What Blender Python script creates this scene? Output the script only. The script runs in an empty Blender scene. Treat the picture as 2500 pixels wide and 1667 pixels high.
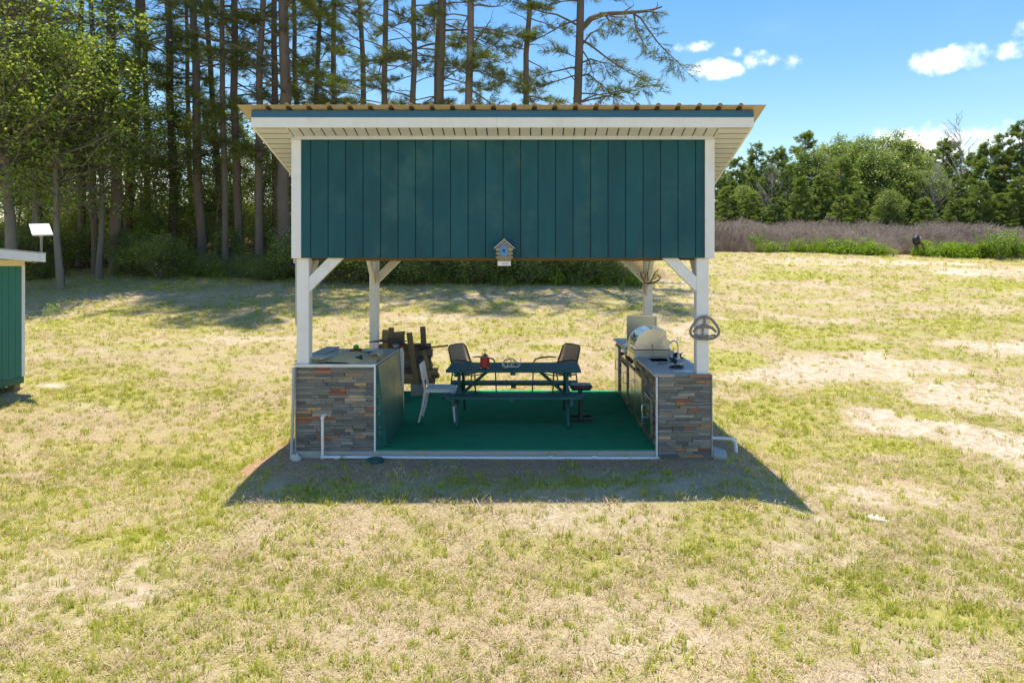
import bpy, math, random
import numpy as np
from mathutils import Vector, Matrix

# ---------------------------------------------------------------- scene, camera, world, sun
scene = bpy.context.scene
col = scene.collection
CAMX, CAMY, CAMZ = 0.2945, -7.918, 2.16
FPX = 1667.0            # focal length in pixels of the 2500 px wide photograph
VX, VY = 1290.0, 645.0  # where the camera axis meets the photograph

cam_data = bpy.data.cameras.new("camera")
cam = bpy.data.objects.new("camera", cam_data)
col.objects.link(cam)
cam.location = (CAMX, CAMY, CAMZ)
cam.rotation_euler = (math.radians(90), 0, 0)
cam_data.sensor_width = 36.0
cam_data.lens = 36.0 * FPX / 2500.0
cam_data.shift_x = (1250.0 - VX) / 2500.0
cam_data.shift_y = (VY - 833.5) / 2500.0
cam_data.clip_start = 0.05
cam_data.clip_end = 5000
scene.camera = cam

SUN_TO = Vector((-0.19, 0.80, 4.1)).normalized()
SUN_EL = math.asin(SUN_TO.z)
SUN_AZ = math.atan2(SUN_TO.x, SUN_TO.y)

scene.view_settings.view_transform = 'Standard'
scene.view_settings.look = 'None'
scene.view_settings.exposure = 1.05
scene.view_settings.gamma = 1.0
scene.view_settings.use_white_balance = True
scene.view_settings.white_balance_temperature = 7500
scene.view_settings.white_balance_tint = 10
scene.view_settings.use_curve_mapping = False
scene.cycles.max_bounces = 8
scene.cycles.diffuse_bounces = 6
scene.cycles.transparent_max_bounces = 6
scene.cycles.transmission_bounces = 6
scene.cycles.glossy_bounces = 3
scene.cycles.adaptive_threshold = 0.02
scene.cycles.sample_clamp_indirect = 6.0

sun_data = bpy.data.lights.new("sun", 'SUN')
sun_data.energy = 3.2
sun_data.angle = math.radians(0.53)
sun_data.color = (1.0, 0.955, 0.88)
sun = bpy.data.objects.new("sun", sun_data)
col.objects.link(sun)
sun.rotation_euler = (-SUN_TO).to_track_quat('-Z', 'Y').to_euler()
sun.location = (0, 0, 40)


class NT:
    """small helper round a node tree"""
    def __init__(self, tree):
        self.t = tree
        self.n = tree.nodes
        self.l = tree.links

    def new(self, kind, **kw):
        nd = self.n.new(kind)
        for k, v in kw.items():
            setattr(nd, k, v)
        return nd

    def put(self, sock, v):
        if isinstance(v, bpy.types.NodeSocket):
            self.l.new(v, sock)
        elif v is not None:
            if hasattr(sock.default_value, '__len__') and not hasattr(v, '__len__'):
                v = [v] * len(sock.default_value)
            if hasattr(v, '__len__') and hasattr(sock.default_value, '__len__') and len(sock.default_value) == 4 and len(v) == 3:
                v = (*v, 1.0)
            sock.default_value = v

    def math(self, op, a, b=None, c=None, clamp=False):
        nd = self.new('ShaderNodeMath', operation=op)
        nd.use_clamp = clamp
        self.put(nd.inputs[0], a)
        if b is not None:
            self.put(nd.inputs[1], b)
        if c is not None:
            self.put(nd.inputs[2], c)
        return nd.outputs[0]

    def mix(self, f, a, b, blend='MIX'):
        nd = self.new('ShaderNodeMix', data_type='RGBA', blend_type=blend)
        self.put(nd.inputs[0], f)
        self.put(nd.inputs[6], a)
        self.put(nd.inputs[7], b)
        return nd.outputs[2]

    def noise(self, vec, scale, detail=4, rough=0.55, dist=0.0):
        nd = self.new('ShaderNodeTexNoise')
        if vec is not None:
            self.l.new(vec, nd.inputs['Vector'])
        nd.inputs['Scale'].default_value = scale
        nd.inputs['Detail'].default_value = detail
        nd.inputs['Roughness'].default_value = rough
        nd.inputs['Distortion'].default_value = dist
        return nd.outputs['Fac']

    def ramp(self, f, lo, hi):
        nd = self.new('ShaderNodeMapRange')
        nd.clamp = True
        nd.interpolation_type = 'SMOOTHSTEP'
        self.put(nd.inputs[0], f)
        self.put(nd.inputs[1], lo)
        self.put(nd.inputs[2], hi)
        return nd.outputs[0]

    def mapping(self, vec, scale=(1, 1, 1), loc=(0, 0, 0)):
        nd = self.new('ShaderNodeMapping')
        self.l.new(vec, nd.inputs[0])
        nd.inputs['Scale'].default_value = scale
        nd.inputs['Location'].default_value = loc
        return nd.outputs[0]


world = bpy.data.worlds.new("World")
scene.world = world
world.use_nodes = True
world.cycles.sampling_method = 'MANUAL'
world.cycles.sample_map_resolution = 256


def build_world():
    t = NT(world.node_tree)
    t.n.clear()
    sky = t.new('ShaderNodeTexSky', sky_type='NISHITA')
    sky.sun_disc = False
    sky.sun_elevation = SUN_EL
    sky.sun_rotation = SUN_AZ
    sky.altitude = 0.0
    sky.air_density = 1.25
    sky.dust_density = 0.3
    sky.ozone_density = 2.0
    hs = t.new('ShaderNodeHueSaturation')
    hs.inputs['Hue'].default_value = 0.506
    hs.inputs['Saturation'].default_value = 1.42
    hs.inputs['Value'].default_value = 1.0
    t.l.new(sky.outputs[0], hs.inputs['Color'])
    tc = t.new('ShaderNodeTexCoord')
    sep = t.new('ShaderNodeSeparateXYZ')
    t.l.new(tc.outputs['Generated'], sep.inputs[0])
    x, y, z = sep.outputs
    az = t.math('ARCTAN2', x, y)
    el = t.math('ARCSINE', z)
    warp = t.noise(tc.outputs['Generated'], 14.0, 3, 0.62)
    warp2 = t.noise(tc.outputs['Generated'], 46.0, 3, 0.6)
    w = t.math('ADD', t.math('MULTIPLY', t.math('SUBTRACT', warp, 0.5), 3.0), t.math('MULTIPLY', t.math('SUBTRACT', warp2, 0.5), 2.2))
    # (azimuth, elevation, half width, half height, strength): drifting fair weather cumulus
    def pe(px, py):
        dx, dz = (px - VX) / FPX, (VY - py) / FPX
        return math.atan2(dx, 1.0), math.asin(dz / math.sqrt(1 + dx * dx + dz * dz))
    clouds = []
    for (px, py, wx, wy, s) in ((1735, 172, 52, 22, 1.25), (1690, 116, 34, 11, .62), (1866, 140, 34, 18, .85), (1795, 125, 18, 10, .5), (2320, 150, 62, 26, 1.1),
                                (2470, 125, 34, 17, .85), (2505, 70, 20, 16, .6), (2310, 355, 130, 42, 1.15), (1925, 160, 16, 18, .22),
                                (640, 500, 160, 110, .8), 
                                (330, 440, 110, 50, .7)):
        a, e = pe(px, py)
        clouds.append((a, e, wx / FPX, wy / FPX, s))
    rg = random.Random(5)
    for k in range(7):
        a = rg.uniform(0.75, 2 * math.pi - 0.75)
        if a > math.pi:
            a -= 2 * math.pi
        clouds.append((a, rg.uniform(0.12, 0.9), rg.uniform(.10, .22), rg.uniform(.03, .07), rg.uniform(.6, 1.2)))
    ae = t.new('ShaderNodeCombineXYZ')
    t.l.new(az, ae.inputs[0])
    t.l.new(el, ae.inputs[1])

    def vmath(op, u, v):
        nd = t.new('ShaderNodeVectorMath', operation=op)
        t.l.new(u, nd.inputs[0])
        t.put(nd.inputs[1], v)
        return nd
    total = None
    for (a, e, wx, wy, s) in clouds:
        q = vmath('SUBTRACT', ae.outputs[0], (a, e, 0)).outputs[0]
        q = vmath('MULTIPLY', q, (1 / wx, 1 / wy, 0)).outputs[0]
        r2 = vmath('DOT_PRODUCT', q, q).outputs['Value']
        v = t.math('MULTIPLY_ADD', r2, -0.62 * s, s)
        total = v if total is None else t.math('MAXIMUM', total, v)
    total = t.math('MAXIMUM', total, -1.0)
    dens = t.math('ADD', total, w)
    mask = t.ramp(dens, -0.05, 1.55)
    shade = t.ramp(t.math('ADD', dens, t.math('MULTIPLY', warp2, 0.5)), 0.2, 1.6)
    cloud_col = t.mix(shade, (8.2, 8.6, 9.2), (10.5, 10.4, 10.2))
    # thin milky veil
    veil = t.math('MULTIPLY', t.ramp(t.noise(t.mapping(tc.outputs['Generated'], (1, 1, 2.5)), 3.0, 4), 0.5, 0.85), 0.10)
    base = t.mix(veil, hs.outputs[0], (7.0, 7.6, 8.4))
    fin = t.mix(mask, base, cloud_col)
    bg = t.new('ShaderNodeBackground')
    bg.inputs['Strength'].default_value = 0.104
    t.l.new(fin, bg.inputs['Color'])
    out = t.new('ShaderNodeOutputWorld')
    t.l.new(bg.outputs[0], out.inputs['Surface'])


build_world()

# ---------------------------------------------------------------- noise in numpy
_rs = np.random.RandomState(7)
_TAB = _rs.rand(256, 256)


def vnoise(x, y, seed=0):
    x = np.asarray(x, float) + seed * 17.31
    y = np.asarray(y, float) + seed * 9.77
    ix = np.floor(x).astype(int)
    iy = np.floor(y).astype(int)
    fx, fy = x - ix, y - iy
    fx, fy = fx * fx * (3 - 2 * fx), fy * fy * (3 - 2 * fy)
    a = _TAB[ix % 256, iy % 256]
    b = _TAB[(ix + 1) % 256, iy % 256]
    c = _TAB[ix % 256, (iy + 1) % 256]
    d = _TAB[(ix + 1) % 256, (iy + 1) % 256]
    return (a * (1 - fx) + b * fx) * (1 - fy) + (c * (1 - fx) + d * fx) * fy


def fbm(x, y, seed=0, octaves=4):
    s, amp, tot = 0, 1.0, 0
    for o in range(octaves):
        s = s + amp * vnoise(x * 2 ** o, y * 2 ** o, seed + o * 3)
        tot += amp
        amp *= 0.5
    return s / tot


def sstep(a, b, x):
    t = np.clip((np.asarray(x, float) - a) / (b - a), 0, 1)
    return t * t * (3 - 2 * t)


# ---------------------------------------------------------------- lie of the land
def height(X, Y):
    X = np.asarray(X, float)
    Y = np.asarray(Y, float)
    dx = np.maximum(np.abs(X) - 2.4, 0)
    dy = np.maximum(np.maximum(-Y, Y - 3.8), 0)
    d = np.sqrt(dx * dx + dy * dy)
    d2 = np.sqrt(2.0 * dx * dx + 0.5 * dy * dy)
    h = -0.085 - (0.28 + 0.06 * sstep(0, -3, X)) * sstep(0.2, 1.7, d2) * (1 - sstep(1.5, 6.0, Y))
    slope = 0.145 - 0.018 * sstep(2, 9, X) - 0.012 * sstep(12, 24, X) + 0.006 * sstep(-6, -14, X)
    t = Y - 5.0
    r = (np.sqrt(t * t + 1.0) + t) / 2
    r = np.where(r > 24, 24 + (r - 24) * 0.62, r)
    r = np.where(r > 50, 50 + 14 * (1 - np.exp(-(r - 50) / 14)), r)
    h = h + slope * r
    h = h + 0.36 * sstep(-4.5, -8.5, X) * (1 - sstep(6, 10, Y))
    h = h + 0.14 * np.exp(-((X - 5.2) / 1.6) ** 2 - ((Y - 3.1) / 1.2) ** 2)
    far = sstep(0.2, 1.5, d)
    h = h + far * 0.10 * (fbm(X * 0.35, Y * 0.35, 3, 3) - 0.5) + far * 0.03 * (fbm(X * 2.1, Y * 2.1, 5, 3) - 0.5)
    return h


def hz(x, y):
    return float(height(x, y))


def P(px, py, D):
    """the point at depth D (metres along the view) under a pixel of the photograph"""
    return Vector((CAMX + (px - VX) * D / FPX, CAMY + D, CAMZ - (py - VY) * D / FPX))


def ground_at(px, py):
    D = 3.0
    while D < 90:
        p = P(px, py, D)
        if p.z <= hz(p.x, p.y):
            return p
        D += 0.03
    return P(px, py, 90)


def atx(px, D):
    """a point on the ground under a picture column at depth D"""
    x = CAMX + (px - VX) * D / FPX
    return Vector((x, CAMY + D, hz(x, CAMY + D)))


# ---------------------------------------------------------------- materials
MATS = {}


def mat(name, color, rough=0.6, metal=0.0, var=0.12, scale=6.0, stretch=(1, 1, 1), bump=0.0, bscale=30.0, objrand=0.0,
        objcolor=False, spec=0.5, dirt=None, dirt_amt=0.0, dirt_scale=2.0, coords='Object'):
    if name in MATS:
        return MATS[name]
    m = bpy.data.materials.new(name)
    m.use_nodes = True
    t = NT(m.node_tree)
    t.n.clear()
    out = t.new('ShaderNodeOutputMaterial')
    bs = t.new('ShaderNodeBsdfPrincipled')
    t.l.new(bs.outputs[0], out.inputs[0])
    tc = t.new('ShaderNodeTexCoord')
    geo = t.new('ShaderNodeNewGeometry')
    vec = t.mapping(geo.outputs['Position'] if coords == 'World' else tc.outputs['Object'], stretch)
    oi = t.new('ShaderNodeObjectInfo')
    base = oi.outputs['Color'] if objcolor else (*color, 1)
    n1 = t.noise(vec, scale, 5, 0.6)
    n2 = t.noise(vec, scale * 5.3, 4, 0.6)
    f = t.math('ADD', t.math('MULTIPLY', n1, 0.65), t.math('MULTIPLY', n2, 0.35))
    f = t.math('ADD', t.math('MULTIPLY', t.math('SUBTRACT', f, 0.5), var * 4), 1.0)
    if objrand:
        f = t.math('MULTIPLY', f, t.math('ADD', t.math('MULTIPLY', t.math('SUBTRACT', oi.outputs['Random'], 0.5), objrand * 2), 1.0))
    f = t.math('MAXIMUM', f, 0.05)
    comb = t.new('ShaderNodeCombineXYZ')
    for i in range(3):
        t.l.new(f, comb.inputs[i])
    c = t.mix(1.0, base, comb.outputs[0], 'MULTIPLY')
    if dirt is not None:
        dn = t.ramp(t.noise(geo.outputs['Position'], dirt_scale, 6, 0.65), 0.48, 0.75)
        c = t.mix(t.math('MULTIPLY', dn, dirt_amt), c, (*dirt, 1))
    t.l.new(c, bs.inputs['Base Color'])
    r = t.math('ADD', t.math('MULTIPLY', t.math('SUBTRACT', n2, 0.5), 0.25), rough, clamp=True)
    t.l.new(r, bs.inputs['Roughness'])
    bs.inputs['Metallic'].default_value = metal
    bs.inputs['Specular IOR Level'].default_value = spec
    if bump:
        bp = t.new('ShaderNodeBump')
        bp.inputs['Strength'].default_value = bump
        bp.inputs['Distance'].default_value = 0.01
        bn = t.noise(vec, bscale, 4, 0.6)
        t.l.new(bn, bp.inputs['Height'])
        t.l.new(bp.outputs[0], bs.inputs['Normal'])
    MATS[name] = m
    return m


def leaf_mat(name, dark, light, trans=0.35, dry=None, dryfrac=0.0, rough=0.5, instancer=False, spec=0.5):
    """leaf colour varies from leaf to leaf through the mesh attribute 'tint'"""
    m = bpy.data.materials.new(name)
    m.use_nodes = True
    t = NT(m.node_tree)
    t.n.clear()
    out = t.new('ShaderNodeOutputMaterial')
    at = t.new('ShaderNodeAttribute')
    at.attribute_name = 'tint'
    f = at.outputs['Fac']
    if instancer:
        at2 = t.new('ShaderNodeAttribute')
        at2.attribute_type = 'INSTANCER'
        at2.attribute_name = 'clump'
        f = t.math('ADD', t.math('MULTIPLY', f, 0.55), t.math('MULTIPLY', at2.outputs['Fac'], 0.5), clamp=True)
    else:
        oi = t.new('ShaderNodeObjectInfo')
        f = t.math('ADD', t.math('MULTIPLY', f, 0.8), t.math('MULTIPLY', oi.outputs['Random'], 0.25), clamp=True)
    c = t.mix(f, (*dark, 1), (*light, 1))
    if dry is not None:
        c = t.mix(t.ramp(at.outputs['Fac'], 1 - dryfrac, 1 - dryfrac + 0.02), c, (*dry, 1))
    df = t.new('ShaderNodeBsdfPrincipled')
    df.inputs['Roughness'].default_value = rough
    df.inputs['Specular IOR Level'].default_value = spec
    t.l.new(c, df.inputs['Base Color'])
    tr = t.new('ShaderNodeBsdfTranslucent')
    tcol = t.mix(1.0, c, (1.15, 1.2, 0.55, 1), 'MULTIPLY')
    t.l.new(tcol, tr.inputs['Color'])
    mx = t.new('ShaderNodeMixShader')
    mx.inputs[0].default_value = trans
    t.l.new(df.outputs[0], mx.inputs[1])
    t.l.new(tr.outputs[0], mx.inputs[2])
    t.l.new(mx.outputs[0], out.inputs[0])
    MATS[name] = m
    return m


# ---------------------------------------------------------------- mesh building
def np_mesh(name, V, polys, attrs=None, smooth=False):
    """polys: list of int arrays (n,k); attrs: {name: per-vertex float array}"""
    me = bpy.data.meshes.new(name)
    V = np.asarray(V, np.float32)
    me.vertices.add(len(V))
    me.vertices.foreach_set('co', V.ravel())
    loops = np.concatenate([p.ravel() for p in polys]).astype(np.int32)
    sizes = np.concatenate([np.full(len(p), p.shape[1], np.int32) for p in polys])
    starts = np.concatenate([[0], np.cumsum(sizes)[:-1]]).astype(np.int32)
    me.loops.add(len(loops))
    me.loops.foreach_set('vertex_index', loops)
    me.polygons.add(len(sizes))
    me.polygons.foreach_set('loop_start', starts)
    if smooth:
        me.polygons.foreach_set('use_smooth', np.ones(len(sizes), bool))
    me.update(calc_edges=True)
    for k, a in (attrs or {}).items():
        at = me.attributes.new(k, 'FLOAT', 'POINT')
        at.data.foreach_set('value', np.asarray(a, np.float32))
    return me


class MB:
    def __init__(self):
        self.v = []
        self.f = []

    def add(self, vs, fs):
        o = len(self.v)
        self.v += [tuple(p) for p in vs]
        self.f += [tuple(i + o for i in q) for q in fs]
        return self

    BOXF = ((0, 3, 2, 1), (4, 5, 6, 7), (0, 1, 5, 4), (1, 2, 6, 5), (2, 3, 7, 6), (3, 0, 4, 7))

    def box(self, lo, hi):
        (a, b, c), (d, e, f) = lo, hi
        return self.add([(a, b, c), (d, b, c), (d, e, c), (a, e, c), (a, b, f), (d, b, f), (d, e, f), (a, e, f)], self.BOXF)

    def hexa(self, pts):
        return self.add(pts, self.BOXF)

    def bar(self, p, q, w, h, up=(0, 0, 1)):
        """a beam from p to q, w wide sideways, h along up"""
        p, q, up = Vector(p), Vector(q), Vector(up)
        d = (q - p).normalized()
        s = d.cross(up)
        if s.length < 1e-4:
            s = d.cross(Vector((1, 0, 0)))
        s.normalize()
        u = s.cross(d).normalized()
        s, u = s * (w / 2), u * (h / 2)
        return self.add([p - s - u, p + s - u, q + s - u, q - s - u, p - s + u, p + s + u, q + s + u, q - s + u], self.BOXF)

    def tube(self, pts, r, n=8, cap=True, flat=1.0):
        pts = [Vector(p) for p in pts]
        if not hasattr(r, '__len__'):
            r = [r] * len(pts)
        vs, fs = [], []
        prev = None
        for i, p in enumerate(pts):
            d = (pts[min(i + 1, len(pts) - 1)] - pts[max(i - 1, 0)]).normalized()
            ref = prev if prev is not None else (Vector((0, 0, 1)) if abs(d.z) < 0.9 else Vector((1, 0, 0)))
            s = d.cross(ref)
            if s.length < 1e-5:
                s = d.cross(Vector((0.3, 0.9, 0.1)))
            s.normalize()
            u = s.cross(d).normalized()
            prev = u
            for k in range(n):
                a = 2 * math.pi * k / n
                vs.append(p + s * (r[i] * math.cos(a)) + u * (r[i] * math.sin(a) * flat))
        for i in range(len(pts) - 1):
            for k in range(n):
                a, b = i * n + k, i * n + (k + 1) % n
                fs.append((a, b, b + n, a + n))
        if cap:
            fs.append(tuple(range(n - 1, -1, -1)))
            fs.append(tuple(range((len(pts) - 1) * n, len(pts) * n)))
        return self.add(vs, fs)

    def lathe(self, prof, c=(0, 0, 0), n=16, axis='z'):
        vs, fs = [], []
        for (r, z) in prof:
            for k in range(n):
                a = 2 * math.pi * k / n
                x, y = r * math.cos(a), r * math.sin(a)
                q = {'z': (x, y, z), 'y': (x, z, y), 'x': (z, x, y)}[axis]
                vs.append((c[0] + q[0], c[1] + q[1], c[2] + q[2]))
        for i in range(len(prof) - 1):
            for k in range(n):
                a, b = i * n + k, i * n + (k + 1) % n
                fs.append((a, b, b + n, a + n))
        fs.append(tuple(range(n - 1, -1, -1)))
        fs.append(tuple(range((len(prof) - 1) * n, len(prof) * n)))
        return self.add(vs, fs)

    def prism(self, poly, lo, hi, axis='y'):
        """polygon of (u,v) extruded along axis: y -> (u,t,v), x -> (t,u,v), z -> (u,v,t)"""
        n = len(poly)
        pos = {'y': lambda u, v, t: (u, t, v), 'x': lambda u, v, t: (t, u, v), 'z': lambda u, v, t: (u, v, t)}[axis]
        vs = [pos(u, v, lo) for u, v in poly] + [pos(u, v, hi) for u, v in poly]
        fs = [tuple(range(n)), tuple(range(2 * n - 1, n - 1, -1))]
        for i in range(n):
            j = (i + 1) % n
            fs.append((i, i + n, j + n, j))
        return self.add(vs, fs)

    def blob(self, c, r, seed=0, amp=0.18, nu=14, nv=9, freq=2.2):
        rg = np.random.RandomState(seed)
        ph = rg.rand(6) * 6.28
        vs, fs = [], []
        for j in range(nv + 1):
            th = math.pi * j / nv
            for i in range(nu):
                a = 2 * math.pi * i / nu
                d = Vector((math.sin(th) * math.cos(a), math.sin(th) * math.sin(a), math.cos(th)))
                k = 1 + amp * (math.sin(freq * d.x * 2 + ph[0]) * math.sin(freq * d.y * 2 + ph[1]) + 0.6 * math.sin(freq * 4 * d.z + ph[2] + 3 * d.x))
                vs.append((c[0] + r[0] * d.x * k, c[1] + r[1] * d.y * k, c[2] + r[2] * d.z * k))
        for j in range(nv):
            for i in range(nu):
                a, b = j * nu + i, j * nu + (i + 1) % nu
                fs.append((a, a + nu, b + nu, b))
        return self.add(vs, fs)


def wloc(o):
    v = Vector((0, 0, 0))
    while o is not None:
        v = v + o.location
        o = o.parent
    return v


def mesh_of(name, mb, off=Vector((0, 0, 0)), smooth=False):
    me = bpy.data.meshes.new(name)
    me.from_pydata([(p[0] - off.x, p[1] - off.y, p[2] - off.z) for p in mb.v], [], mb.f)
    import bmesh
    bm = bmesh.new()
    bm.from_mesh(me)
    bmesh.ops.recalc_face_normals(bm, faces=bm.faces)
    if smooth:
        for e in bm.edges:
            if len(e.link_faces) == 2 and e.calc_face_angle(0) > math.radians(40):
                e.smooth = False
        for f in bm.faces:
            f.smooth = True
    bm.to_mesh(me)
    bm.free()
    return me


def part(name, mb, m, parent=None, local=False, bevel=0.0, smooth=False, label=None, color=None):
    off = Vector((0, 0, 0)) if (local or parent is None) else wloc(parent)
    me = mesh_of(name, mb, off, smooth)
    me.materials.append(m)
    o = bpy.data.objects.new(name, me)
    col.objects.link(o)
    o.parent = parent
    if bevel:
        md = o.modifiers.new('bevel', 'BEVEL')
        md.width = bevel
        md.segments = 1
        md.limit_method = 'ANGLE'
        md.angle_limit = math.radians(40)
    if label:
        o['label'] = label
    if color:
        o.color = (*color, 1)
    return o


def tag(o, label, cat, group=None, kind=None):
    if label:
        o['label'] = label
    if cat:
        o['category'] = cat
    if group:
        o['group'] = group
    if kind:
        o['kind'] = kind
    return o


def thing(name, label, cat, loc=(0, 0, 0), rz=0.0, group=None):
    o = bpy.data.objects.new(name, None)
    o.empty_display_size = 0.1
    col.objects.link(o)
    o.location = loc
    o.rotation_euler = (0, 0, rz)
    return tag(o, label, cat, group)


def inst(name, me, parent, loc=(0, 0, 0), rot=(0, 0, 0), scale=(1, 1, 1), color=None):
    o = bpy.data.objects.new(name, me)
    col.objects.link(o)
    o.parent = parent
    o.location, o.rotation_euler, o.scale = loc, rot, scale
    if color:
        o.color = (*color, 1)
    return o


# ---------------------------------------------------------------- the colours of things
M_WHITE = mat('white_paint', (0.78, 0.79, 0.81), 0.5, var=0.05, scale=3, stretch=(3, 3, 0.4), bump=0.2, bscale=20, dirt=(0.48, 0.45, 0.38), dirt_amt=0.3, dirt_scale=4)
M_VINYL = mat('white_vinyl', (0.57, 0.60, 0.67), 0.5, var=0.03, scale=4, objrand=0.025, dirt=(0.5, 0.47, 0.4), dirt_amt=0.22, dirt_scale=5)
M_TEAL = mat('teal_siding_paint', (0.008, 0.085, 0.110), 0.66, var=0.28, scale=2.2, stretch=(2.5, 2.5, 0.5), bump=0.4, bscale=60, objrand=0.08,
             spec=0.3, dirt=(0.042, 0.135, 0.14), dirt_amt=0.95, dirt_scale=1.3)
M_TEALDARK = mat('groove_paint', (0.012, 0.07, 0.085), 0.8, var=0.05)
M_TEALTRIM = mat('teal_metal_trim', (0.012, 0.115, 0.23), 0.35, var=0.04, scale=2)
M_TAN = mat('tan_roof_metal', (0.46, 0.38, 0.25), 0.45, var=0.06, scale=2)
M_DARK = mat('dark_foam_and_groove_shade', (0.05, 0.04, 0.03), 0.9)  # foam closures, and the painted groove shade behind the soffit strips
M_LUMBER = mat('bare_lumber', (0.19, 0.115, 0.06), 0.75, var=0.15, scale=3, stretch=(6, 6, 6), bump=0.3)
M_CONC = mat('concrete', (0.40, 0.385, 0.35), 0.85, var=0.12, scale=5, bump=0.25, dirt=(0.40, 0.31, 0.12), dirt_amt=0.75, dirt_scale=2.6)
M_TOP = mat('grey_concrete_top', (0.42, 0.41, 0.395), 0.45, var=0.10, scale=3, bump=0.1, dirt=(0.2, 0.2, 0.2), dirt_amt=0.4)
M_STONE = mat('slate_ledger', (0.2, 0.2, 0.2), 0.55, var=0.22, scale=9, stretch=(1, 1, 2.5), objcolor=True, bump=0.7, bscale=45, coords='World')
M_GROUT = mat('dark_grout', (0.10, 0.10, 0.10), 0.9)
M_CARPET = mat('green_turf_carpet', (0.006, 0.27, 0.125), 0.95, var=0.13, scale=2.2, bump=0.5, bscale=160, spec=0.1, dirt=(0.02, 0.14, 0.085), dirt_amt=0.75, dirt_scale=2.3)
M_GREENPLY = mat('green_plywood', (0.012, 0.125, 0.11), 0.32, var=0.16, scale=3, stretch=(1, 1, 0.4), bump=0.15, dirt=(0.30, 0.33, 0.20), dirt_amt=0.35, dirt_scale=3.5)
M_PVC = mat('white_pvc', (0.80, 0.80, 0.80), 0.35, var=0.03)
M_GREYPVC = mat('grey_conduit', (0.42, 0.43, 0.44), 0.45, var=0.05)
M_STEEL = mat('stainless_steel', (0.62, 0.62, 0.61), 0.26, metal=1.0, var=0.03, scale=3, stretch=(0.3, 6, 0.3))
M_STEELD = mat('dull_steel', (0.46, 0.46, 0.45), 0.38, metal=1.0, var=0.06)
M_CHROME = mat('chrome', (0.72, 0.72, 0.72), 0.12, metal=1.0, var=0.0)
M_BLACK = mat('black_plastic', (0.018, 0.018, 0.018), 0.5)
M_TABLE = mat('teal_table_paint', (0.008, 0.105, 0.105), 0.55, spec=0.3, var=0.13, scale=2.0, stretch=(0.6, 5, 5), bump=0.15, objrand=0.06, dirt=(0.09, 0.2, 0.22), dirt_amt=0.3, dirt_scale=4)
M_WPLAST = mat('white_plastic', (0.78, 0.78, 0.80), 0.4, var=0.02)
M_RATTAN = mat('brown_rattan', (0.46, 0.33, 0.24), 0.6, var=0.15, scale=20, objrand=0.12)
M_BROWNMET = mat('brown_metal', (0.075, 0.05, 0.035), 0.45, var=0.05)
M_BARK = mat('log_bark', (0.20, 0.16, 0.13), 0.9, var=0.3, scale=5, stretch=(1, 3, 3), bump=0.9, bscale=22, objrand=0.25)
M_SPLIT = mat('split_wood', (0.34, 0.22, 0.12), 0.85, var=0.25, scale=4, stretch=(0.6, 6, 6), bump=0.6, bscale=30, objrand=0.25)
M_OLDWOOD = mat('weathered_lumber', (0.27, 0.19, 0.10), 0.85, var=0.25, scale=4, stretch=(5, 5, 0.6), bump=0.5, bscale=30, objrand=0.2)
M_GREYWOOD = mat('grey_wood', (0.36, 0.30, 0.23), 0.85, var=0.2, scale=9, stretch=(0.5, 4, 4), bump=0.5, bscale=40, objrand=0.12)
M_BONE = mat('bone_antler', (0.58, 0.53, 0.46), 0.6, var=0.18, scale=14)
M_BROWNANT = mat('brown_antler', (0.24, 0.155, 0.075), 0.6, var=0.2, scale=12)
M_RED = mat('red_paint', (0.42, 0.02, 0.018), 0.45, var=0.1)
M_TANWOOD = mat('tan_wood', (0.42, 0.27, 0.12), 0.7, var=0.15)
M_BLUE = mat('blue_plate', (0.06, 0.24, 0.50), 0.45, var=0.15, scale=8)
M_SHINGLE = mat('grey_shingle', (0.42, 0.43, 0.47), 0.8, var=0.2, scale=30)
M_GREYMET = mat('grey_metal', (0.23, 0.20, 0.19), 0.5, var=0.12, scale=12)
M_BLOCK = mat('cinder_block', (0.33, 0.33, 0.32), 0.95, var=0.12, scale=14, bump=0.5, bscale=60)
M_LIDGREEN = mat('green_lid', (0.025, 0.09, 0.085), 0.55, var=0.12)
M_STONEW = mat('pale_stone', (0.62, 0.57, 0.49), 0.85, var=0.2, scale=8, bump=0.5)
M_VINYLBLACK = mat('black_vinyl', (0.045, 0.042, 0.045), 0.4, var=0.06)
M_ORANGE = mat('orange_handle', (0.65, 0.25, 0.04), 0.5, var=0.15)
M_GRAIN = mat('tan_grain', (0.86, 0.58, 0.29), 0.85, var=0.16, scale=70, bump=1.0, bscale=110)
M_GREENCAP = mat('bright_green_plastic', (0.03, 0.45, 0.07), 0.4)
M_RUST = mat('rusty_brown', (0.16, 0.055, 0.025), 0.7, var=0.3)
M_SHEDG = mat('shed_green', (0.010, 0.165, 0.135), 0.6, var=0.08, scale=2, stretch=(1, 1, 0.3), bump=0.15, bscale=60)
M_SHEDBASE = mat('shed_skid_green', (0.03, 0.13, 0.085), 0.7, var=0.12)
M_CREAM = mat('cream_trim', (0.78, 0.70, 0.53), 0.5, var=0.04)
M_PBARK = mat('pine_bark', (0.165, 0.13, 0.108), 0.95, var=0.30, scale=3.2, stretch=(2.2, 2.2, 0.55), bump=1.0, bscale=11, objrand=0.22, coords='Object')
M_DBARK = mat('grey_bark', (0.20, 0.175, 0.145), 0.95, var=0.25, scale=6, stretch=(2, 2, 0.6), bump=0.6, bscale=20, objrand=0.15)
M_DEAD = mat('dead_grey_wood', (0.36, 0.33, 0.30), 0.95, var=0.15, scale=6)
M_NEEDLE = leaf_mat('pine_needles', (0.085, 0.125, 0.028), (0.27, 0.30, 0.075), 0.48)
M_YNEEDLE = leaf_mat('young_pine_needles', (0.11, 0.175, 0.045), (0.32, 0.41, 0.12), 0.46)
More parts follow.
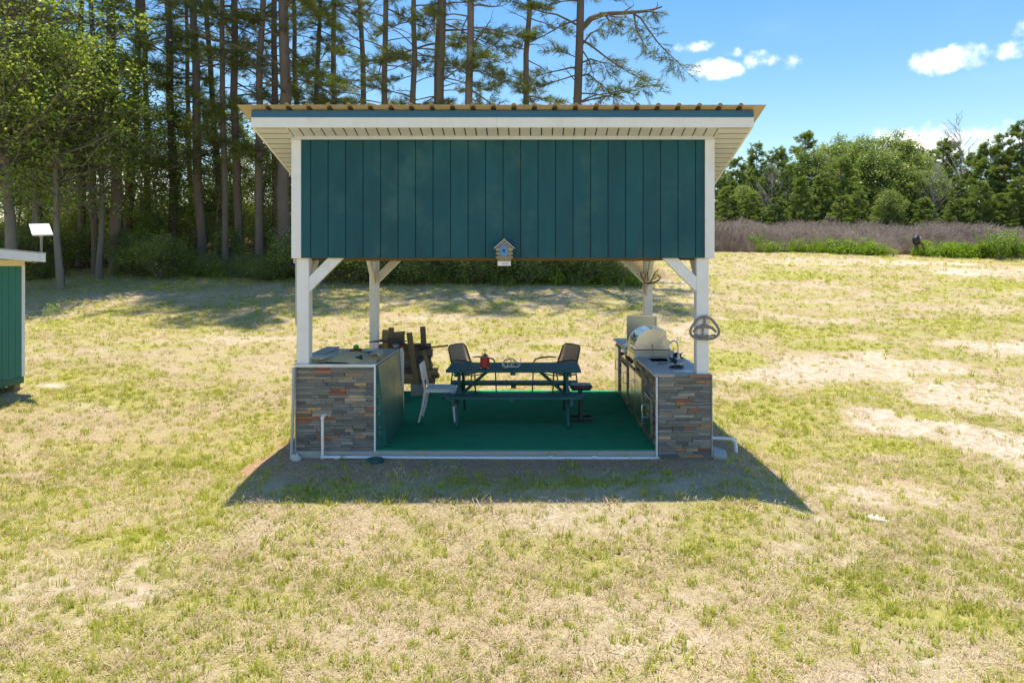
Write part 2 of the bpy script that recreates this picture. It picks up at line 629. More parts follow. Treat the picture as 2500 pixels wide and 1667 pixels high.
M_LEAF = leaf_mat('broad_leaves', (0.10, 0.165, 0.055), (0.33, 0.41, 0.14), 0.50, rough=.42, spec=.5)
M_LEAFB = leaf_mat('bright_leaves', (0.125, 0.205, 0.05), (0.42, 0.50, 0.145), 0.52, rough=.42, spec=.5)
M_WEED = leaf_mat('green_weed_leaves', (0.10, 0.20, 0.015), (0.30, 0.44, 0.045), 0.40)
M_PURPLE = leaf_mat('dry_weed_stalks', (0.38, 0.305, 0.30), (0.70, 0.595, 0.59), 0.38, instancer=True)
M_GRASSG = leaf_mat('green_grass_blades', (0.34, 0.37, 0.055), (0.57, 0.57, 0.125), 0.42, instancer=True)
M_GRASSD = leaf_mat('dry_grass_blades', (0.49, 0.385, 0.255), (0.74, 0.62, 0.43), 0.28, instancer=True)

# ---------------------------------------------------------------- ground
def _ell(px, py, rx, ry):
    c = ground_at(px, py)
    ex = ground_at(px + rx, py)
    ey = ground_at(px, py - ry)
    return (c.x, c.y, max(0.15, abs(ex.x - c.x)), max(0.15, abs(ey.y - c.y)))


SANDY = [(*_ell(*a[:4]), a[4]) for a in (
    (1990, 905, 170, 42, .75), (2170, 890, 190, 35, .75), (2320, 960, 200, 50, .8), (2180, 1035, 150, 32, .95), (2400, 1075, 110, 50, .9),
    (2450, 850, 130, 20, .8), (2480, 1130, 60, 40, .85), (2110, 1210, 80, 26, .85), (2130, 640, 300, 10, .6), (2430, 665, 160, 10, .6),
    (120, 940, 70, 8, 1.0), (1600, 1560, 200, 60, .55), (900, 1540, 200, 50, .45), (1500, 1480, 180, 40, .4), (330, 1250, 120, 18, .3),
    (700, 1180, 60, 40, .5), (2250, 1210, 60, 30, .6), (1080, 775, 160, 12, .5), (330, 720, 200, 12, .4), (2000, 700, 90, 8, .5))]
LUSH = [(*_ell(*a[:4]), a[4]) for a in (
    (2150, 1090, 170, 34, 1.0), (1905, 1010, 120, 40, .7), (1800, 880, 100, 24, .9), (2010, 845, 160, 22, .6), (700, 1080, 80, 50, .9),
    (420, 1130, 110, 26, .9), (780, 1200, 130, 26, 1.0), (1450, 1180, 190, 18, 1.1), (1160, 1165, 90, 14, .8), (250, 970, 180, 30, .7),
    (2000, 675, 220, 10, .9), (2450, 700, 160, 12, .6), (1240, 810, 60, 8, .9), (1330, 850, 80, 10, .9), (130, 790, 50, 12, .8), (420, 700, 100, 10, .6),
    (350, 1330, 160, 30, .5), (1000, 1420, 200, 30, .4), (2050, 1420, 200, 40, .6), (2300, 1500, 150, 40, .6), (200, 1480, 150, 40, .45), (1750, 1330, 150, 30, .5),
    (600, 1470, 160, 30, .4), (1880, 800, 160, 20, .6), (2300, 790, 120, 18, .5))]


def cover(X, Y):
    """what grows where: lushness, bare sand, pine litter, bare soil beside the slab"""
    X = np.asarray(X, float)
    Y = np.asarray(Y, float)
    wob = (fbm(X * 1.3, Y * 1.3, 21, 3) - 0.5) * 1.1
    sand = np.zeros_like(X)
    for (cx, cy, rx, ry, s) in SANDY:
        r = np.sqrt(((X - cx) / rx) ** 2 + ((Y - cy) / ry) ** 2) + wob
        sand = np.maximum(sand, s * (1 - sstep(0.55, 1.25, r)))
    sand = np.clip(sand + 0.55 * sstep(0.60, 0.78, fbm(X * 0.55, Y * 0.75, 31, 4)), 0, 1)
    g = 0.45 + 0.65 * (fbm(X * 0.42, Y * 0.6, 11, 4) - 0.5) + 1.0 * (fbm(X * 2.6, Y * 3.0, 15, 3) - 0.5)
    for (cx, cy, rx, ry, s) in LUSH:
        r = np.sqrt(((X - cx) / rx) ** 2 + ((Y - cy) / ry) ** 2) + wob
        lm = s * (1 - sstep(0.3, 1.15, r))
        g = g + 0.95 * lm
        sand = sand * (1 - np.clip(.85 * lm, 0, 1))
    edge = forest_edge(X)
    litter = sstep(-0.3, 1.6, Y - edge + 2.0 * (fbm(X * 0.6, Y * 0.6, 41, 3) - 0.5)) * (1 - sstep(4.0, 7.0, X)) * (1 - sstep(46, 52, Y))
    dx = np.maximum(np.abs(X) - 2.42, 0)
    dyf = np.maximum(-Y, 0)
    d = np.sqrt(dx * dx + dyf * dyf)
    soil = (1 - sstep(0.25, 0.8, d + 0.5 * wob)) * (Y < 3.9)
    soil = np.maximum(soil, 0.75 * (1 - sstep(0.25, 1.2, d + 0.9 * (fbm(X * 1.1, Y * 1.6, 61, 3) - 0.5))) * (Y < 1.5))
    g = np.clip(g * (1 - 0.6 * sand), 0, 1)
    return g, sand, np.clip(litter, 0, 1), np.clip(soil, 0, 1)


def forest_edge(X):
    return 16.4 + 0.10 * np.clip(-X, -5, 20) + 0.0 * X


def build_ground():
    def axis(dense_lo, dense_hi, step, far_lo, far_hi, grow):
        a = list(np.arange(dense_lo, dense_hi, step))
        s = step
        while a[-1] < far_hi:
            s *= grow
            a.append(a[-1] + s)
        b = []
        s, p = step, dense_lo
        while p > far_lo:
            s *= grow
            p -= s
            b.append(p)
        return np.array(b[::-1] + a)
    xs = axis(-9, 9, 0.11, -700, 700, 1.05)
    ys = axis(-5.5, 9, 0.11, -60, 1200, 1.045)
    gx, gy = np.meshgrid(xs, ys)
    X, Y = gx.ravel(), gy.ravel()
    Z = height(X, Y)
    nx, ny = len(xs), len(ys)
    i = np.arange(nx * ny).reshape(ny, nx)
    F = np.stack([i[:-1, :-1].ravel(), i[:-1, 1:].ravel(), i[1:, 1:].ravel(), i[1:, :-1].ravel()], 1)
    g, s, l, so = cover(X, Y)
    me = np_mesh('ground', np.stack([X, Y, Z], 1), [F], {'lush': g, 'sand': s, 'litter': l, 'soil': so}, smooth=True)
    m = bpy.data.materials.new('lawn_ground')
    m.use_nodes = True
    t = NT(m.node_tree)
    t.n.clear()
    out = t.new('ShaderNodeOutputMaterial')
    bs = t.new('ShaderNodeBsdfPrincipled')
    t.l.new(bs.outputs[0], out.inputs[0])
    geo = t.new('ShaderNodeNewGeometry')
    pos = geo.outputs['Position']

    def attr(n):
        a = t.new('ShaderNodeAttribute')
        a.attribute_name = n
        return a.outputs['Fac']
    fine = t.noise(pos, 42.0, 6, 0.7)
    mid = t.noise(pos, 9.0, 5, 0.65)
    thatch = t.noise(t.mapping(pos, (1, 1.6, 1)), 120.0, 3, 0.7, 1.5)
    dry = t.mix(t.ramp(fine, 0.3, 0.7), (0.37, 0.28, 0.175), (0.60, 0.49, 0.33))
    dry = t.mix(t.math('MULTIPLY', t.ramp(thatch, 0.45, 0.75), 0.5), dry, (0.66, 0.55, 0.39))
    grn = t.mix(t.ramp(mid, 0.3, 0.7), (0.28, 0.29, 0.05), (0.47, 0.45, 0.11))
    gl = t.math('ADD', attr('lush'), t.math('MULTIPLY', t.math('SUBTRACT', fine, 0.5), 1.1))
    c = t.mix(t.math('MULTIPLY', t.ramp(gl, 0.12, 0.85), 0.75), dry, grn)
    sandc = t.mix(t.ramp(mid, 0.35, 0.65), (0.52, 0.42, 0.31), (0.74, 0.655, 0.55))
    sandc = t.mix(t.math('MULTIPLY', t.ramp(fine, 0.42, 0.62), 0.5), sandc, (0.46, 0.34, 0.23))
    sl = t.math('ADD', attr('sand'), t.math('MULTIPLY', t.math('SUBTRACT', mid, 0.5), 0.9))
    c = t.mix(t.ramp(sl, 0.15, 1.0), c, sandc)
    soilc = t.mix(t.ramp(fine, 0.3, 0.7), (0.32, 0.19, 0.105), (0.60, 0.41, 0.25))
    ol = t.math('ADD', attr('soil'), t.math('MULTIPLY', t.math('SUBTRACT', mid, 0.5), 0.8))
    c = t.mix(t.ramp(ol, 0.3, 0.7), c, soilc)
    litc = t.mix(t.ramp(mid, 0.3, 0.7), (0.085, 0.045, 0.022), (0.23, 0.125, 0.065))
    c = t.mix(t.ramp(attr('litter'), 0.2, 0.8), c, litc)
    t.l.new(c, bs.inputs['Base Color'])
    bs.inputs['Roughness'].default_value = 0.95
    bs.inputs['Specular IOR Level'].default_value = 0.1
    bp = t.new('ShaderNodeBump')
    bp.inputs['Strength'].default_value = 0.9
    bp.inputs['Distance'].default_value = 0.03
    t.l.new(t.math('ADD', fine, t.math('MULTIPLY', mid, 1.2)), bp.inputs['Height'])
    t.l.new(bp.outputs[0], bs.inputs['Normal'])
    me.materials.append(m)
    o = bpy.data.objects.new('ground', me)
    col.objects.link(o)
    o['kind'] = 'structure'


build_ground()

# the slab and its carpet
slab = MB().box((-2.44, -0.03, -0.30), (2.42, 3.80, 0.0))
slab = part('concrete_slab', slab, M_CONC, None, bevel=0.006)
slab['kind'] = 'structure'

rg = random.Random(3)


def carpet():
    mb = MB()
    xs = [-1.50 + 3.3 * i / 60 for i in range(61)]
    front = [0.004 + 0.016 * float(fbm(x * 3, 0.3, 2, 3)) for x in xs]
    top, bot = 0.010, 0.001
    vs, fs = [], []
    for x, f in zip(xs, front):
        vs += [(x, f, bot), (x, f, top), (x, 3.72 + 0.02 * float(fbm(x * 2, 4.3, 2, 2)), top)]
    for i in range(60):
        a, b = i * 3, (i + 1) * 3
        fs += [(a, b, b + 1, a + 1), (a + 1, b + 1, b + 2, a + 2)]
    mb.add(vs, fs)
    mb.add([(-2.36, 1.50, .009), (-1.49, 1.50, .009), (-1.49, 3.70, .009), (-2.36, 3.71, .009)], [(0, 1, 2, 3)])
    o = part('turf_carpet', mb, M_CARPET)
    tag(o, 'dark green outdoor carpet covering the pavilion floor', 'carpet')


carpet()

# ---------------------------------------------------------------- the pavilion
PV = thing('pavilion', 'open pavilion with teal board front, white posts and sloping metal roof', 'pavilion', (0, 1.85, 0))
S = 0.29                                   # fall of the roof towards the back
YF, YB = -0.28, 4.06                       # front fascia, rear fascia
XL, XR = -2.805, 2.815
WXL, WXR = -2.437, 2.440


def zs(y):                                 # soffit plane
    return 3.605 - S * y


def zr(y):                                 # roof plane
    return 3.888 - S * (y + 0.28)


def post(xa, xb, ya, yb, za, zb):
    return part('post', MB().box((xa, ya, za), (xb, yb, zb)), M_WHITE, PV, bevel=0.006)


post(-2.394, -2.252, 0.0, 0.14, 1.0, 3.55)
post(2.246, 2.388, 0.0, 0.14, 0.885, 3.55)
post(-2.389, -2.247, 3.60, 3.74, -0.02, 2.52)
post(2.246, 2.388, 3.60, 3.74, -0.02, 2.52)


def brace(p, q, w=0.04, h=0.127, up=(0, 0, 1)):
    part('brace', MB().bar(p, q, w, h, up), M_WHITE, PV, bevel=0.004)


for y in (0.03, 3.66):
    for (x0, sg) in ((-2.262, 1), (2.256, -1)):
        # cut flush against the post and against the beam
        a, b = (x0, y), (x0 + sg * 0.42, y)
        zt = 2.245
        ln, w = 0.42, 0.18
        poly = [(x0, zt - ln), (x0, zt - ln + w), (x0 + sg * (ln - w), zt), (x0 + sg * ln, zt)]
        part('brace', MB().prism(poly, y - 0.02, y + 0.04, 'y'), M_WHITE, PV, bevel=0.003)
for x in (-2.32, 2.317):
    for (y0, sg) in ((0.15, 1), (3.59, -1)):
        zt = 2.245
        poly = [(y0, zt - 0.42), (y0, zt - 0.24), (y0 + sg * 0.24, zt), (y0 + sg * 0.42, zt)]
        part('brace', MB().prism(poly, x - 0.03, x + 0.03, 'x'), M_WHITE, PV, bevel=0.003)

# beams of bare lumber
for nm, lo, hi in (('beam', (-2.42, 0.145, 2.205), (2.42, 0.185, 2.42)), ('beam', (-2.42, 3.61, 2.215), (2.42, 3.70, 2.44)),
                   ('beam', (-2.36, 0.19, 2.215), (-2.27, 3.605, 2.44)), ('beam', (2.27, 0.19, 2.215), (2.36, 3.605, 2.44))):
    part(nm, MB().box(lo, hi), M_LUMBER, PV, bevel=0.004)
for k in range(7):
    x = -2.35 + 4.70 * k / 6
    part('rafter', MB().bar((x, 0.02, zs(0.02) + 0.10), (x, 3.95, zs(3.95) + 0.10), 0.04, 0.14, (0, 0, 1)), M_LUMBER, PV)

# front wall: backing, boards, corner boards
part('wall_backing', MB().box((-2.40, -0.016, 2.236), (2.40, -0.002, 3.58)), M_TEALDARK, PV)
gpx = [665 / 3.36 + 560 + i * 42.75 for i in range(24)]
edges = [WXL + 0.107] + [CAMX + (p - VX) * 7.88 / FPX for p in gpx if p < 1712] + [WXR - 0.107]
edges = [e for i, e in enumerate(edges) if i == 0 or e - edges[i - 1] > 0.03]
for a, b in zip(edges[:-1], edges[1:]):
    part('siding_board', MB().box((a + 0.004, -0.034, 2.231 + rg.uniform(-.002, .002)), (b - 0.004, -0.017, 3.598)), M_TEAL, PV, bevel=0.003)
for (a, b) in ((WXL, WXL + 0.109), (WXR - 0.109, WXR)):
    part('corner_board', MB().box((a, -0.052, 2.228), (b, -0.014, 3.60)), M_WHITE, PV, bevel=0.003)
    s = -1 if a < 0 else 1
    xo = a if a < 0 else b
    part('corner_board', MB().box((min(xo - s * .02, xo), -0.012, 2.228), (max(xo - s * .02, xo), 0.10, 3.57)), M_WHITE, PV)
# side gables, each of its own boards
for s in (-1, 1):
    xo = WXL + 0.03 if s < 0 else WXR - 0.03
    y = 0.12
    while y < 3.75:
        y2 = min(y + 0.203, 3.78)
        part('siding_board', MB().hexa([(xo - .008, y + .004, 2.26), (xo + .008, y + .004, 2.26), (xo + .008, y2 - .004, 2.26), (xo - .008, y2 - .004, 2.26),
                                        (xo - .008, y + .004, zs(y)), (xo + .008, y + .004, zs(y)), (xo + .008, y2 - .004, zs(y2)), (xo - .008, y2 - .004, zs(y2))]), M_TEAL, PV)
        y = y2

# roof: a part with its own sheets, fascias and soffit strips
RF = part('roof', MB().hexa([(XL + .03, YF + .03, zs(YF) + .05), (XR - .03, YF + .03, zs(YF) + .05), (XR - .03, YB - .03, zs(YB) + .05), (XL + .03, YB - .03, zs(YB) + .05),
                             (XL + .03, YF + .03, zr(YF) - .03), (XR - .03, YF + .03, zr(YF) - .03), (XR - .03, YB - .03, zr(YB) - .03), (XL + .03, YB - .03, zr(YB) - .03)]), M_LUMBER, PV,
          label='ribbed tan metal roof with white fascia falling to the back')
zf0 = zs(YF)
part('front_fascia', MB().box((XL, YF - 0.004, zf0), (-0.06 + 0.0, YF + 0.024, 3.801)), M_WHITE, RF, bevel=0.003)
part('front_fascia', MB().box((-0.059, YF - 0.006, zf0 + .001), (XR, YF + 0.024, 3.801)), M_WHITE, RF, bevel=0.003)
part('trim_strip', MB().box((XL + .002, YF - 0.010, 3.802), (XR - .002, YF + 0.02, 3.876)), M_TEALTRIM, RF, bevel=0.002)
part('rear_fascia', MB().box((XL, YB - 0.024, zs(YB)), (XR, YB, zr(YB) - .012)), M_WHITE, RF)
for x in (XL, XR):
    a, b = (x, x + 0.024) if x < 0 else (x - 0.024, x)
    part('rake_fascia', MB().hexa([(a, YF + .026, zs(YF)), (b, YF + .026, zs(YF)), (b, YB - .026, zs(YB)), (a, YB - .026, zs(YB)),
                                   (a, YF + .026, zr(YF) - .012), (b, YF + .026, zr(YF) - .012), (b, YB - .026, zr(YB) - .012), (a, YB - .026, zr(YB) - .012)]), M_WHITE, RF)
# front soffit strips run front to back
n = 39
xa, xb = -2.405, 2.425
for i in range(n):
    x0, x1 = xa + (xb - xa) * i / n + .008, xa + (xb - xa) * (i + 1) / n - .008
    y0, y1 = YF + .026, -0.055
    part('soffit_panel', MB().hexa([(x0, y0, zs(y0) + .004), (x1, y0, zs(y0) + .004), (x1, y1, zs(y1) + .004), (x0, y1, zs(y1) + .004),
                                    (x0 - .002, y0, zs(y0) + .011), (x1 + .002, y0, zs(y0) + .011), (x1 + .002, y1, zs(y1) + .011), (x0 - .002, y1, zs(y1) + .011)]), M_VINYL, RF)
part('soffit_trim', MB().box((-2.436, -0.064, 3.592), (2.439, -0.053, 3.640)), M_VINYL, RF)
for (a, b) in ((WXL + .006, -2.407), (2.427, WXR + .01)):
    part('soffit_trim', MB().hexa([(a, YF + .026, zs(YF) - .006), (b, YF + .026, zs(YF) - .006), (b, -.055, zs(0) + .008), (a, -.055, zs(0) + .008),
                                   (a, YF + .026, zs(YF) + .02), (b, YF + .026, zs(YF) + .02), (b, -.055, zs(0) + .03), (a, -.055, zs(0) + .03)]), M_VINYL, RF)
# side soffit strips run across
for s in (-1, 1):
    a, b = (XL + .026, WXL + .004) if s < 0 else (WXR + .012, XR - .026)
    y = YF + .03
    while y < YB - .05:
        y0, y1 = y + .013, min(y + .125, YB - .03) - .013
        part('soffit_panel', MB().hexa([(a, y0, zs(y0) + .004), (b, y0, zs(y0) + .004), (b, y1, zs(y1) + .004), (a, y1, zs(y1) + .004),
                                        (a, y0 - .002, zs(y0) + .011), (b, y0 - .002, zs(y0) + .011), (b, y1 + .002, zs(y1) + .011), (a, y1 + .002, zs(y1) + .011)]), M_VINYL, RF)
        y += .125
part('groove_shade_backing', MB().hexa([(XL + .025, YF + .025, zs(YF) + .012), (XR - .025, YF + .025, zs(YF) + .012), (XR - .025, YB - .025, zs(YB) + .012), (XL + .025, YB - .025, zs(YB) + .012),
                                  (XL + .025, YF + .025, zs(YF) + .018), (XR - .025, YF + .025, zs(YF) + .018), (XR - .025, YB - .025, zs(YB) + .018), (XL + .025, YB - .025, zs(YB) + .018)]), M_DARK, RF)  # dark sheet behind the gaps, its colour standing in for soft groove shading
# ribbed sheets
ribs = [CAMX + (p - VX) * 7.55 / FPX for p in [560 + (285 + i * 169.3) / 3.36 + 5 for i in range(25)]]
ribs = [r for r in ribs if -2.88 < r < 2.86]
SX0, SX1 = -2.925, 2.925
YS0, YS1 = -0.375, 4.12
cuts = [SX0] + [ribs[i] + .115 for i in range(3, len(ribs) - 2, 4)] + [SX1]


def sheet(x0, x1):
    prof = [(x0, 0.0)]
    for r in ribs:
        if x0 + .03 < r < x1 - .03:
            prof += [(r - .030, 0), (r - .014, .021), (r + .014, .021), (r + .030, 0)]
    prof.append((x1, 0.0))
    mb = MB()
    vs, fs = [], []
    for t in (0.0, 0.004):
        for y in (YS0, YS1):
            for (x, z) in prof:
                vs.append((x, y, zr(y) + z + t))
    k = len(prof)
    for i in range(k - 1):
        fs.append((i, i + 1, k + i + 1, k + i))
        fs.append((2 * k + i, 3 * k + i, 3 * k + i + 1, 2 * k + i + 1))
        fs.append((i, 2 * k + i, 2 * k + i + 1, i + 1))
        fs.append((k + i, k + i + 1, 3 * k + i + 1, 3 * k + i))
    fs += [(0, k, 3 * k, 2 * k), (k - 1, 3 * k - 1, 4 * k - 1, 2 * k - 1)]
    mb.add(vs, fs)
    part('roof_sheet', mb, M_TAN, RF)


for a, b in zip(cuts[:-1], cuts[1:]):
    sheet(a, b)
for r in ribs:
    y = YF - .02
    mb = MB().prism([(r - .029, zr(y) - .004), (r - .013, zr(y) + .018), (r + .013, zr(y) + .018), (r + .029, zr(y) - .004)], y - .02, y + .02, 'y')
    part('foam_closure', mb, M_DARK, RF)

# ---------------------------------------------------------------- slate ledger cladding
STONE_MESH = []
for k in range(6):
    mb = MB()
    r2 = random.Random(k)
    j = lambda: r2.uniform(-.012, .012)
    d = r2.uniform(-.05, .05)
    mb.hexa([(-.5, -.5, -.5), (.5, -.5 + d, -.5), (.5, .5, -.5), (-.5, .5, -.5), (-.5 + j(), -.5 + j() * 4, .5), (.5 + j(), -.5 + d + j() * 4, .5), (.5, .5, .5), (-.5, .5, .5)])
    me = mesh_of('stone', mb)
    me.materials.append(M_STONE)
    STONE_MESH.append(me)
GREYS = [(0.150, 0.155, 0.15), (0.12, 0.125, 0.125), (0.20, 0.20, 0.19), (0.165, 0.175, 0.18), (0.19, 0.185, 0.165), (0.135, 0.14, 0.135), (0.25, 0.25, 0.24), (0.11, 0.11, 0.11), (0.22, 0.20, 0.17)]
WARMS = [(0.36, 0.20, 0.10), (0.40, 0.26, 0.14), (0.40, 0.29, 0.23), (0.32, 0.15, 0.08), (0.38, 0.31, 0.21), (0.29, 0.22, 0.14), (0.25, 0.10, 0.07)]


def ledger(parent, u0, u1, z0, z1, place, seed, row=0.0352, warm=0.18, skip=None, lmin=.09, lmax=.25):
    r2 = random.Random(seed)
    w0 = wloc(parent)
    nrow = max(1, round((z1 - z0) / row))
    row = (z1 - z0) / nrow
    for k in range(nrow):
        z = z0 + (k + .5) * row
        u = u0
        while u < u1 - 1e-4:
            L = r2.uniform(lmin, lmax)
            if u1 - (u + L) < lmin * .6:
                L = u1 - u
            c = u + L / 2
            if not (skip and skip(u, u + L, z)):
                thick = .014 + r2.uniform(0, .022)
                rot, loc = place(c, z, thick)
                base = r2.choice(WARMS) if r2.random() < warm else r2.choice(GREYS)
                f = r2.uniform(.85, 1.2)
                o = inst('stone', r2.choice(STONE_MESH), parent, (loc[0] - w0.x, loc[1] - w0.y, loc[2] - w0.z), rot, (L - .0025, thick, row - .002), [q * f for q in base])
            u += L


# ---------------------------------------------------------------- left counter
LC = thing('stone_counter', 'slate clad counter with grey top and flared green plywood side', 'counter', (-1.94, 0.85, 0))
part('core', MB().box((-2.40, 0.012, 0.0), (-1.49, 1.40, 0.972)), M_GROUT, LC)
ledger(LC, -2.392, -1.492, 0.004, 0.968, lambda c, z, t: ((0, 0, 0), (c, 0.012 - t / 2 + .004, z)), 11)
part('edge_trim', MB().box((-2.404, -0.022, 0.0), (-2.392, 0.012, 0.985)), M_GREYPVC, LC)
part('edge_trim', MB().box((-1.492, -0.024, -0.01), (-1.474, 0.014, 0.985)), M_WHITE, LC, bevel=.003)
part('edge_trim', MB().box((-2.404, -0.026, 0.970), (-1.474, 0.010, 0.984)), M_WHITE, LC, bevel=.002)
part('counter_top', MB().box((-2.42, -0.020, 0.985), (-1.468, 1.42, 1.006)), M_TOP, LC, bevel=.004)
part('top_edge_trim', MB().box((-2.422, -0.032, 0.986), (-1.466, -0.020, 1.003)), M_WHITE, LC, bevel=.002)
part('lip_board', MB().hexa([(-2.48, 0.16, 1.007), (-2.30, 0.16, 1.007), (-2.30, 1.47, 1.007), (-2.48, 1.47, 1.007), (-2.48, 0.16, 1.016), (-2.30, 0.16, 1.016), (-2.30, 1.47, 1.030), (-2.48, 1.47, 1.030)]), M_TOP, LC, bevel=.003)
# flared green side: sloping sheet and its wedge-shaped front edge
part('side_panel', MB().hexa([(-1.472, 0.02, 0.012), (-1.375, 0.17, 0.012), (-1.40, 1.43, 0.012), (-1.472, 1.43, 0.012),
                              (-1.472, 0.00, 0.98), (-1.460, 0.06, 0.98), (-1.462, 1.41, 0.98), (-1.472, 1.41, 0.98)]), M_GREENPLY, LC, bevel=.003)
for zz in (0.20, 0.26, 0.42, 0.62):
    part('screw', MB().lathe([(.007, 0), (.006, -.006)], (-1.455 + .02 * (1 - zz), 0.02 + .06 * (1 - zz) * .7, zz), 8, 'y'), M_STEELD, LC)
part('end_board', MB().box((-1.62, 1.445, 0.012), (-1.415, 1.47, 0.965)), M_WHITE, LC, bevel=.003)


def grain():
    r2 = np.random.RandomState(4)
    nx, ny = 46, 34
    x0, x1, y0, y1 = -2.26, -1.50, 0.0, 0.98
    vs, fs = [], []
    for j in range(ny):
        for i in range(nx):
            x, y = x0 + (x1 - x0) * i / (nx - 1), y0 + (y1 - y0) * j / (ny - 1)
            u, v = (x + 1.87) / .40, (y - .44) / .54
            d = math.sqrt(u * u + v * v) + 0.5 * (float(fbm(x * 5, y * 5, 8, 3)) - .5)
            hgt = 0.075 * max(0, 1 - d) ** .8 + 0.006 * max(0, 1.25 - d) + .010 * (float(fbm(x * 40, y * 40, 9, 2)) - .5) * (d < 1.2)
            vs.append((x, y + .0, 1.0045 + hgt if d < 1.22 else 1.0035))
    for j in range(ny - 1):
        for i in range(nx - 1):
            a = j * nx + i
            q = (a, a + 1, a + nx + 1, a + nx)
            if max(vs[k][2] for k in q) > 1.0046:
                fs.append(q)
    o = part('grain_heap', MB().add(vs, fs), M_GRAIN, smooth=True)
    o['kind'] = 'stuff'
    tag(o, 'tan grain spilled in a low heap over the grey counter top', 'grain')


grain()
# crumpled white bag lying open round the grain
bag_mat = leaf_mat('white_film', (0.70, 0.70, 0.72), (0.86, 0.86, 0.88), 0.4)


def bag_sheet(parent, path, w, seed):
    vs, fs = [], []
    m = 14
    for i, p in enumerate(path):
        for j in range(m):
            t = j / (m - 1) - .5
            n = float(fbm(i * .45 + seed, j * .5, seed, 3))
            vs.append((p[0] + w * t * p[2], p[1] + w * t * p[3], 1.012 + .11 * n * (1 - abs(t) * 1.2) + .012 * (j % 2)))
    for i in range(len(path) - 1):
        for j in range(m - 1):
            a = i * m + j
            fs.append((a, a + 1, a + m + 1, a + m))
    part('film', MB().add(vs, fs), bag_mat, parent)


bag = thing('plastic_bag', 'torn white plastic bag lying open round the grain', 'bag', (-1.95, 0.5, 1.006))
bag_sheet(bag, [(-2.22 + .02 * i, .06 + .055 * i, .9, .3) for i in range(9)], .20, 3)
bag_sheet(bag, [(-2.07 + .04 * i, .62 + .035 * math.sin(i * .5) + .014 * i, .2, 1.0) for i in range(12)], .13, 7)
bag_sheet(bag, [(-1.62 + .006 * i, .80 - .06 * i, 1.0, .2) for i in range(9)], .17, 12)
# things left in the grain
tool = thing('hand_scoop', 'dark brown rounded scoop with a bright green knob in the grain', 'scoop', (-1.88, 0.72, 1.04))
part('bowl', MB().lathe([(.02, 0), (.06, .006), (.075, .03), (.07, .045), (.03, .055)], (-1.88, .70, 1.045), 16), M_RUST, tool, smooth=True)
part('knob', MB().lathe([(.026, 0), (.036, .012), (.036, .03), (.018, .046)], (-1.88, .70, 1.098), 14), M_GREENCAP, tool, smooth=True)
part('handle', MB().tube([(-1.95, .69, 1.052), (-2.06, .66, 1.046), (-2.14, .66, 1.035)], [.016, .014, .013], 8), M_BLACK, tool, smooth=True)
part('bracket', MB().box((-1.84, .62, 1.03), (-1.70, .68, 1.062)).tube([(-1.72, .65, 1.05), (-1.66, .64, 1.058)], .014, 8), M_BLACK, tool, bevel=.004)
clip = thing('black_clamp', 'small black clamp lying on the spilled grain', 'clamp', (-1.73, 0.22, 1.02))
part('jaw', MB().tube([(-1.79, .24, 1.035), (-1.75, .20, 1.045), (-1.70, .20, 1.04)], [.012, .02, .016], 8), M_BLACK, clip, smooth=True)
part('spring', MB().tube([(-1.71, .24, 1.04), (-1.70, .20, 1.065), (-1.68, .17, 1.04)], [.010, .018, .012], 8), M_BLACK, clip, smooth=True)

# ---------------------------------------------------------------- outdoor kitchen on the right
KX0, KX1, KY1 = 1.78, 2.408, 3.78
KC = thing('kitchen_counter', 'slate clad outdoor kitchen counter with steel doors and concrete top', 'kitchen counter', (2.09, 1.9, 0))
part('core', MB().box((KX0 + .022, 0.012, 0.0), (KX1 - .01, KY1 - .02, 0.860)).box((KX0 + .004, -.0299, -.068), (KX1 - .004, 0.0119, 0.8605)), M_GROUT, KC)
DOORS = [(0.28, 0.78, .08, .54), (0.97, 1.50, .07, .68), (1.52, 2.05, .07, .68), (2.30, 2.88, .07, .62), (3.26, 3.74, .03, .80)]


def kskip(a, b, z):
    for (d0, d1, e0, e1) in DOORS + [(1.40, 2.02, .72, .90), (2.30, 2.75, .72, .88)]:
        if b > d0 and a < d1 and e0 - .01 < z < e1 + .01:
            return True
    return False


ledger(KC, KX0 + .012, KX1 - .008, -0.065, 0.890, lambda c, z, t: ((0, 0, 0), (c, -0.030 - t / 2 + .004, z)), 23, warm=.16)
ledger(KC, 0.02, KY1 - .03, 0.012, 0.856, lambda c, z, t: ((0, 0, -math.pi / 2), (KX0 + .022 - t / 2 + .004, c, z)), 29, row=.044, skip=kskip, lmin=.12, lmax=.30, warm=.3)
part('edge_trim', MB().box((KX0 - .012, -.062, -.05), (KX0 + .0035, -.001, .862)), M_WHITE, KC, bevel=.002)
part('edge_trim', MB().box((KX1 - .0035, -.06, -.06), (KX1 + .006, .010, .890)), M_GREYPVC, KC)
SK = (1.90, 2.24, 0.92, 1.27)   # sink opening
top = MB()
for lo, hi in (((KX0 - .03, -.029, .8625), (KX1, SK[2], .892)), ((KX0 - .03, SK[2], .862), (SK[0], SK[3], .892)), ((SK[1], SK[2], .862), (KX1, SK[3], .892)),
               ((KX0 - .03, SK[3], .862), (KX1, 1.385, .892)), ((KX0 + .03, 1.386, .855), (KX1, 2.02, .880)), ((KX0 - .03, 2.021, .862), (KX1, KY1, .892))):
    top.box(lo, hi)
part('counter_top', top, M_TOP, KC)
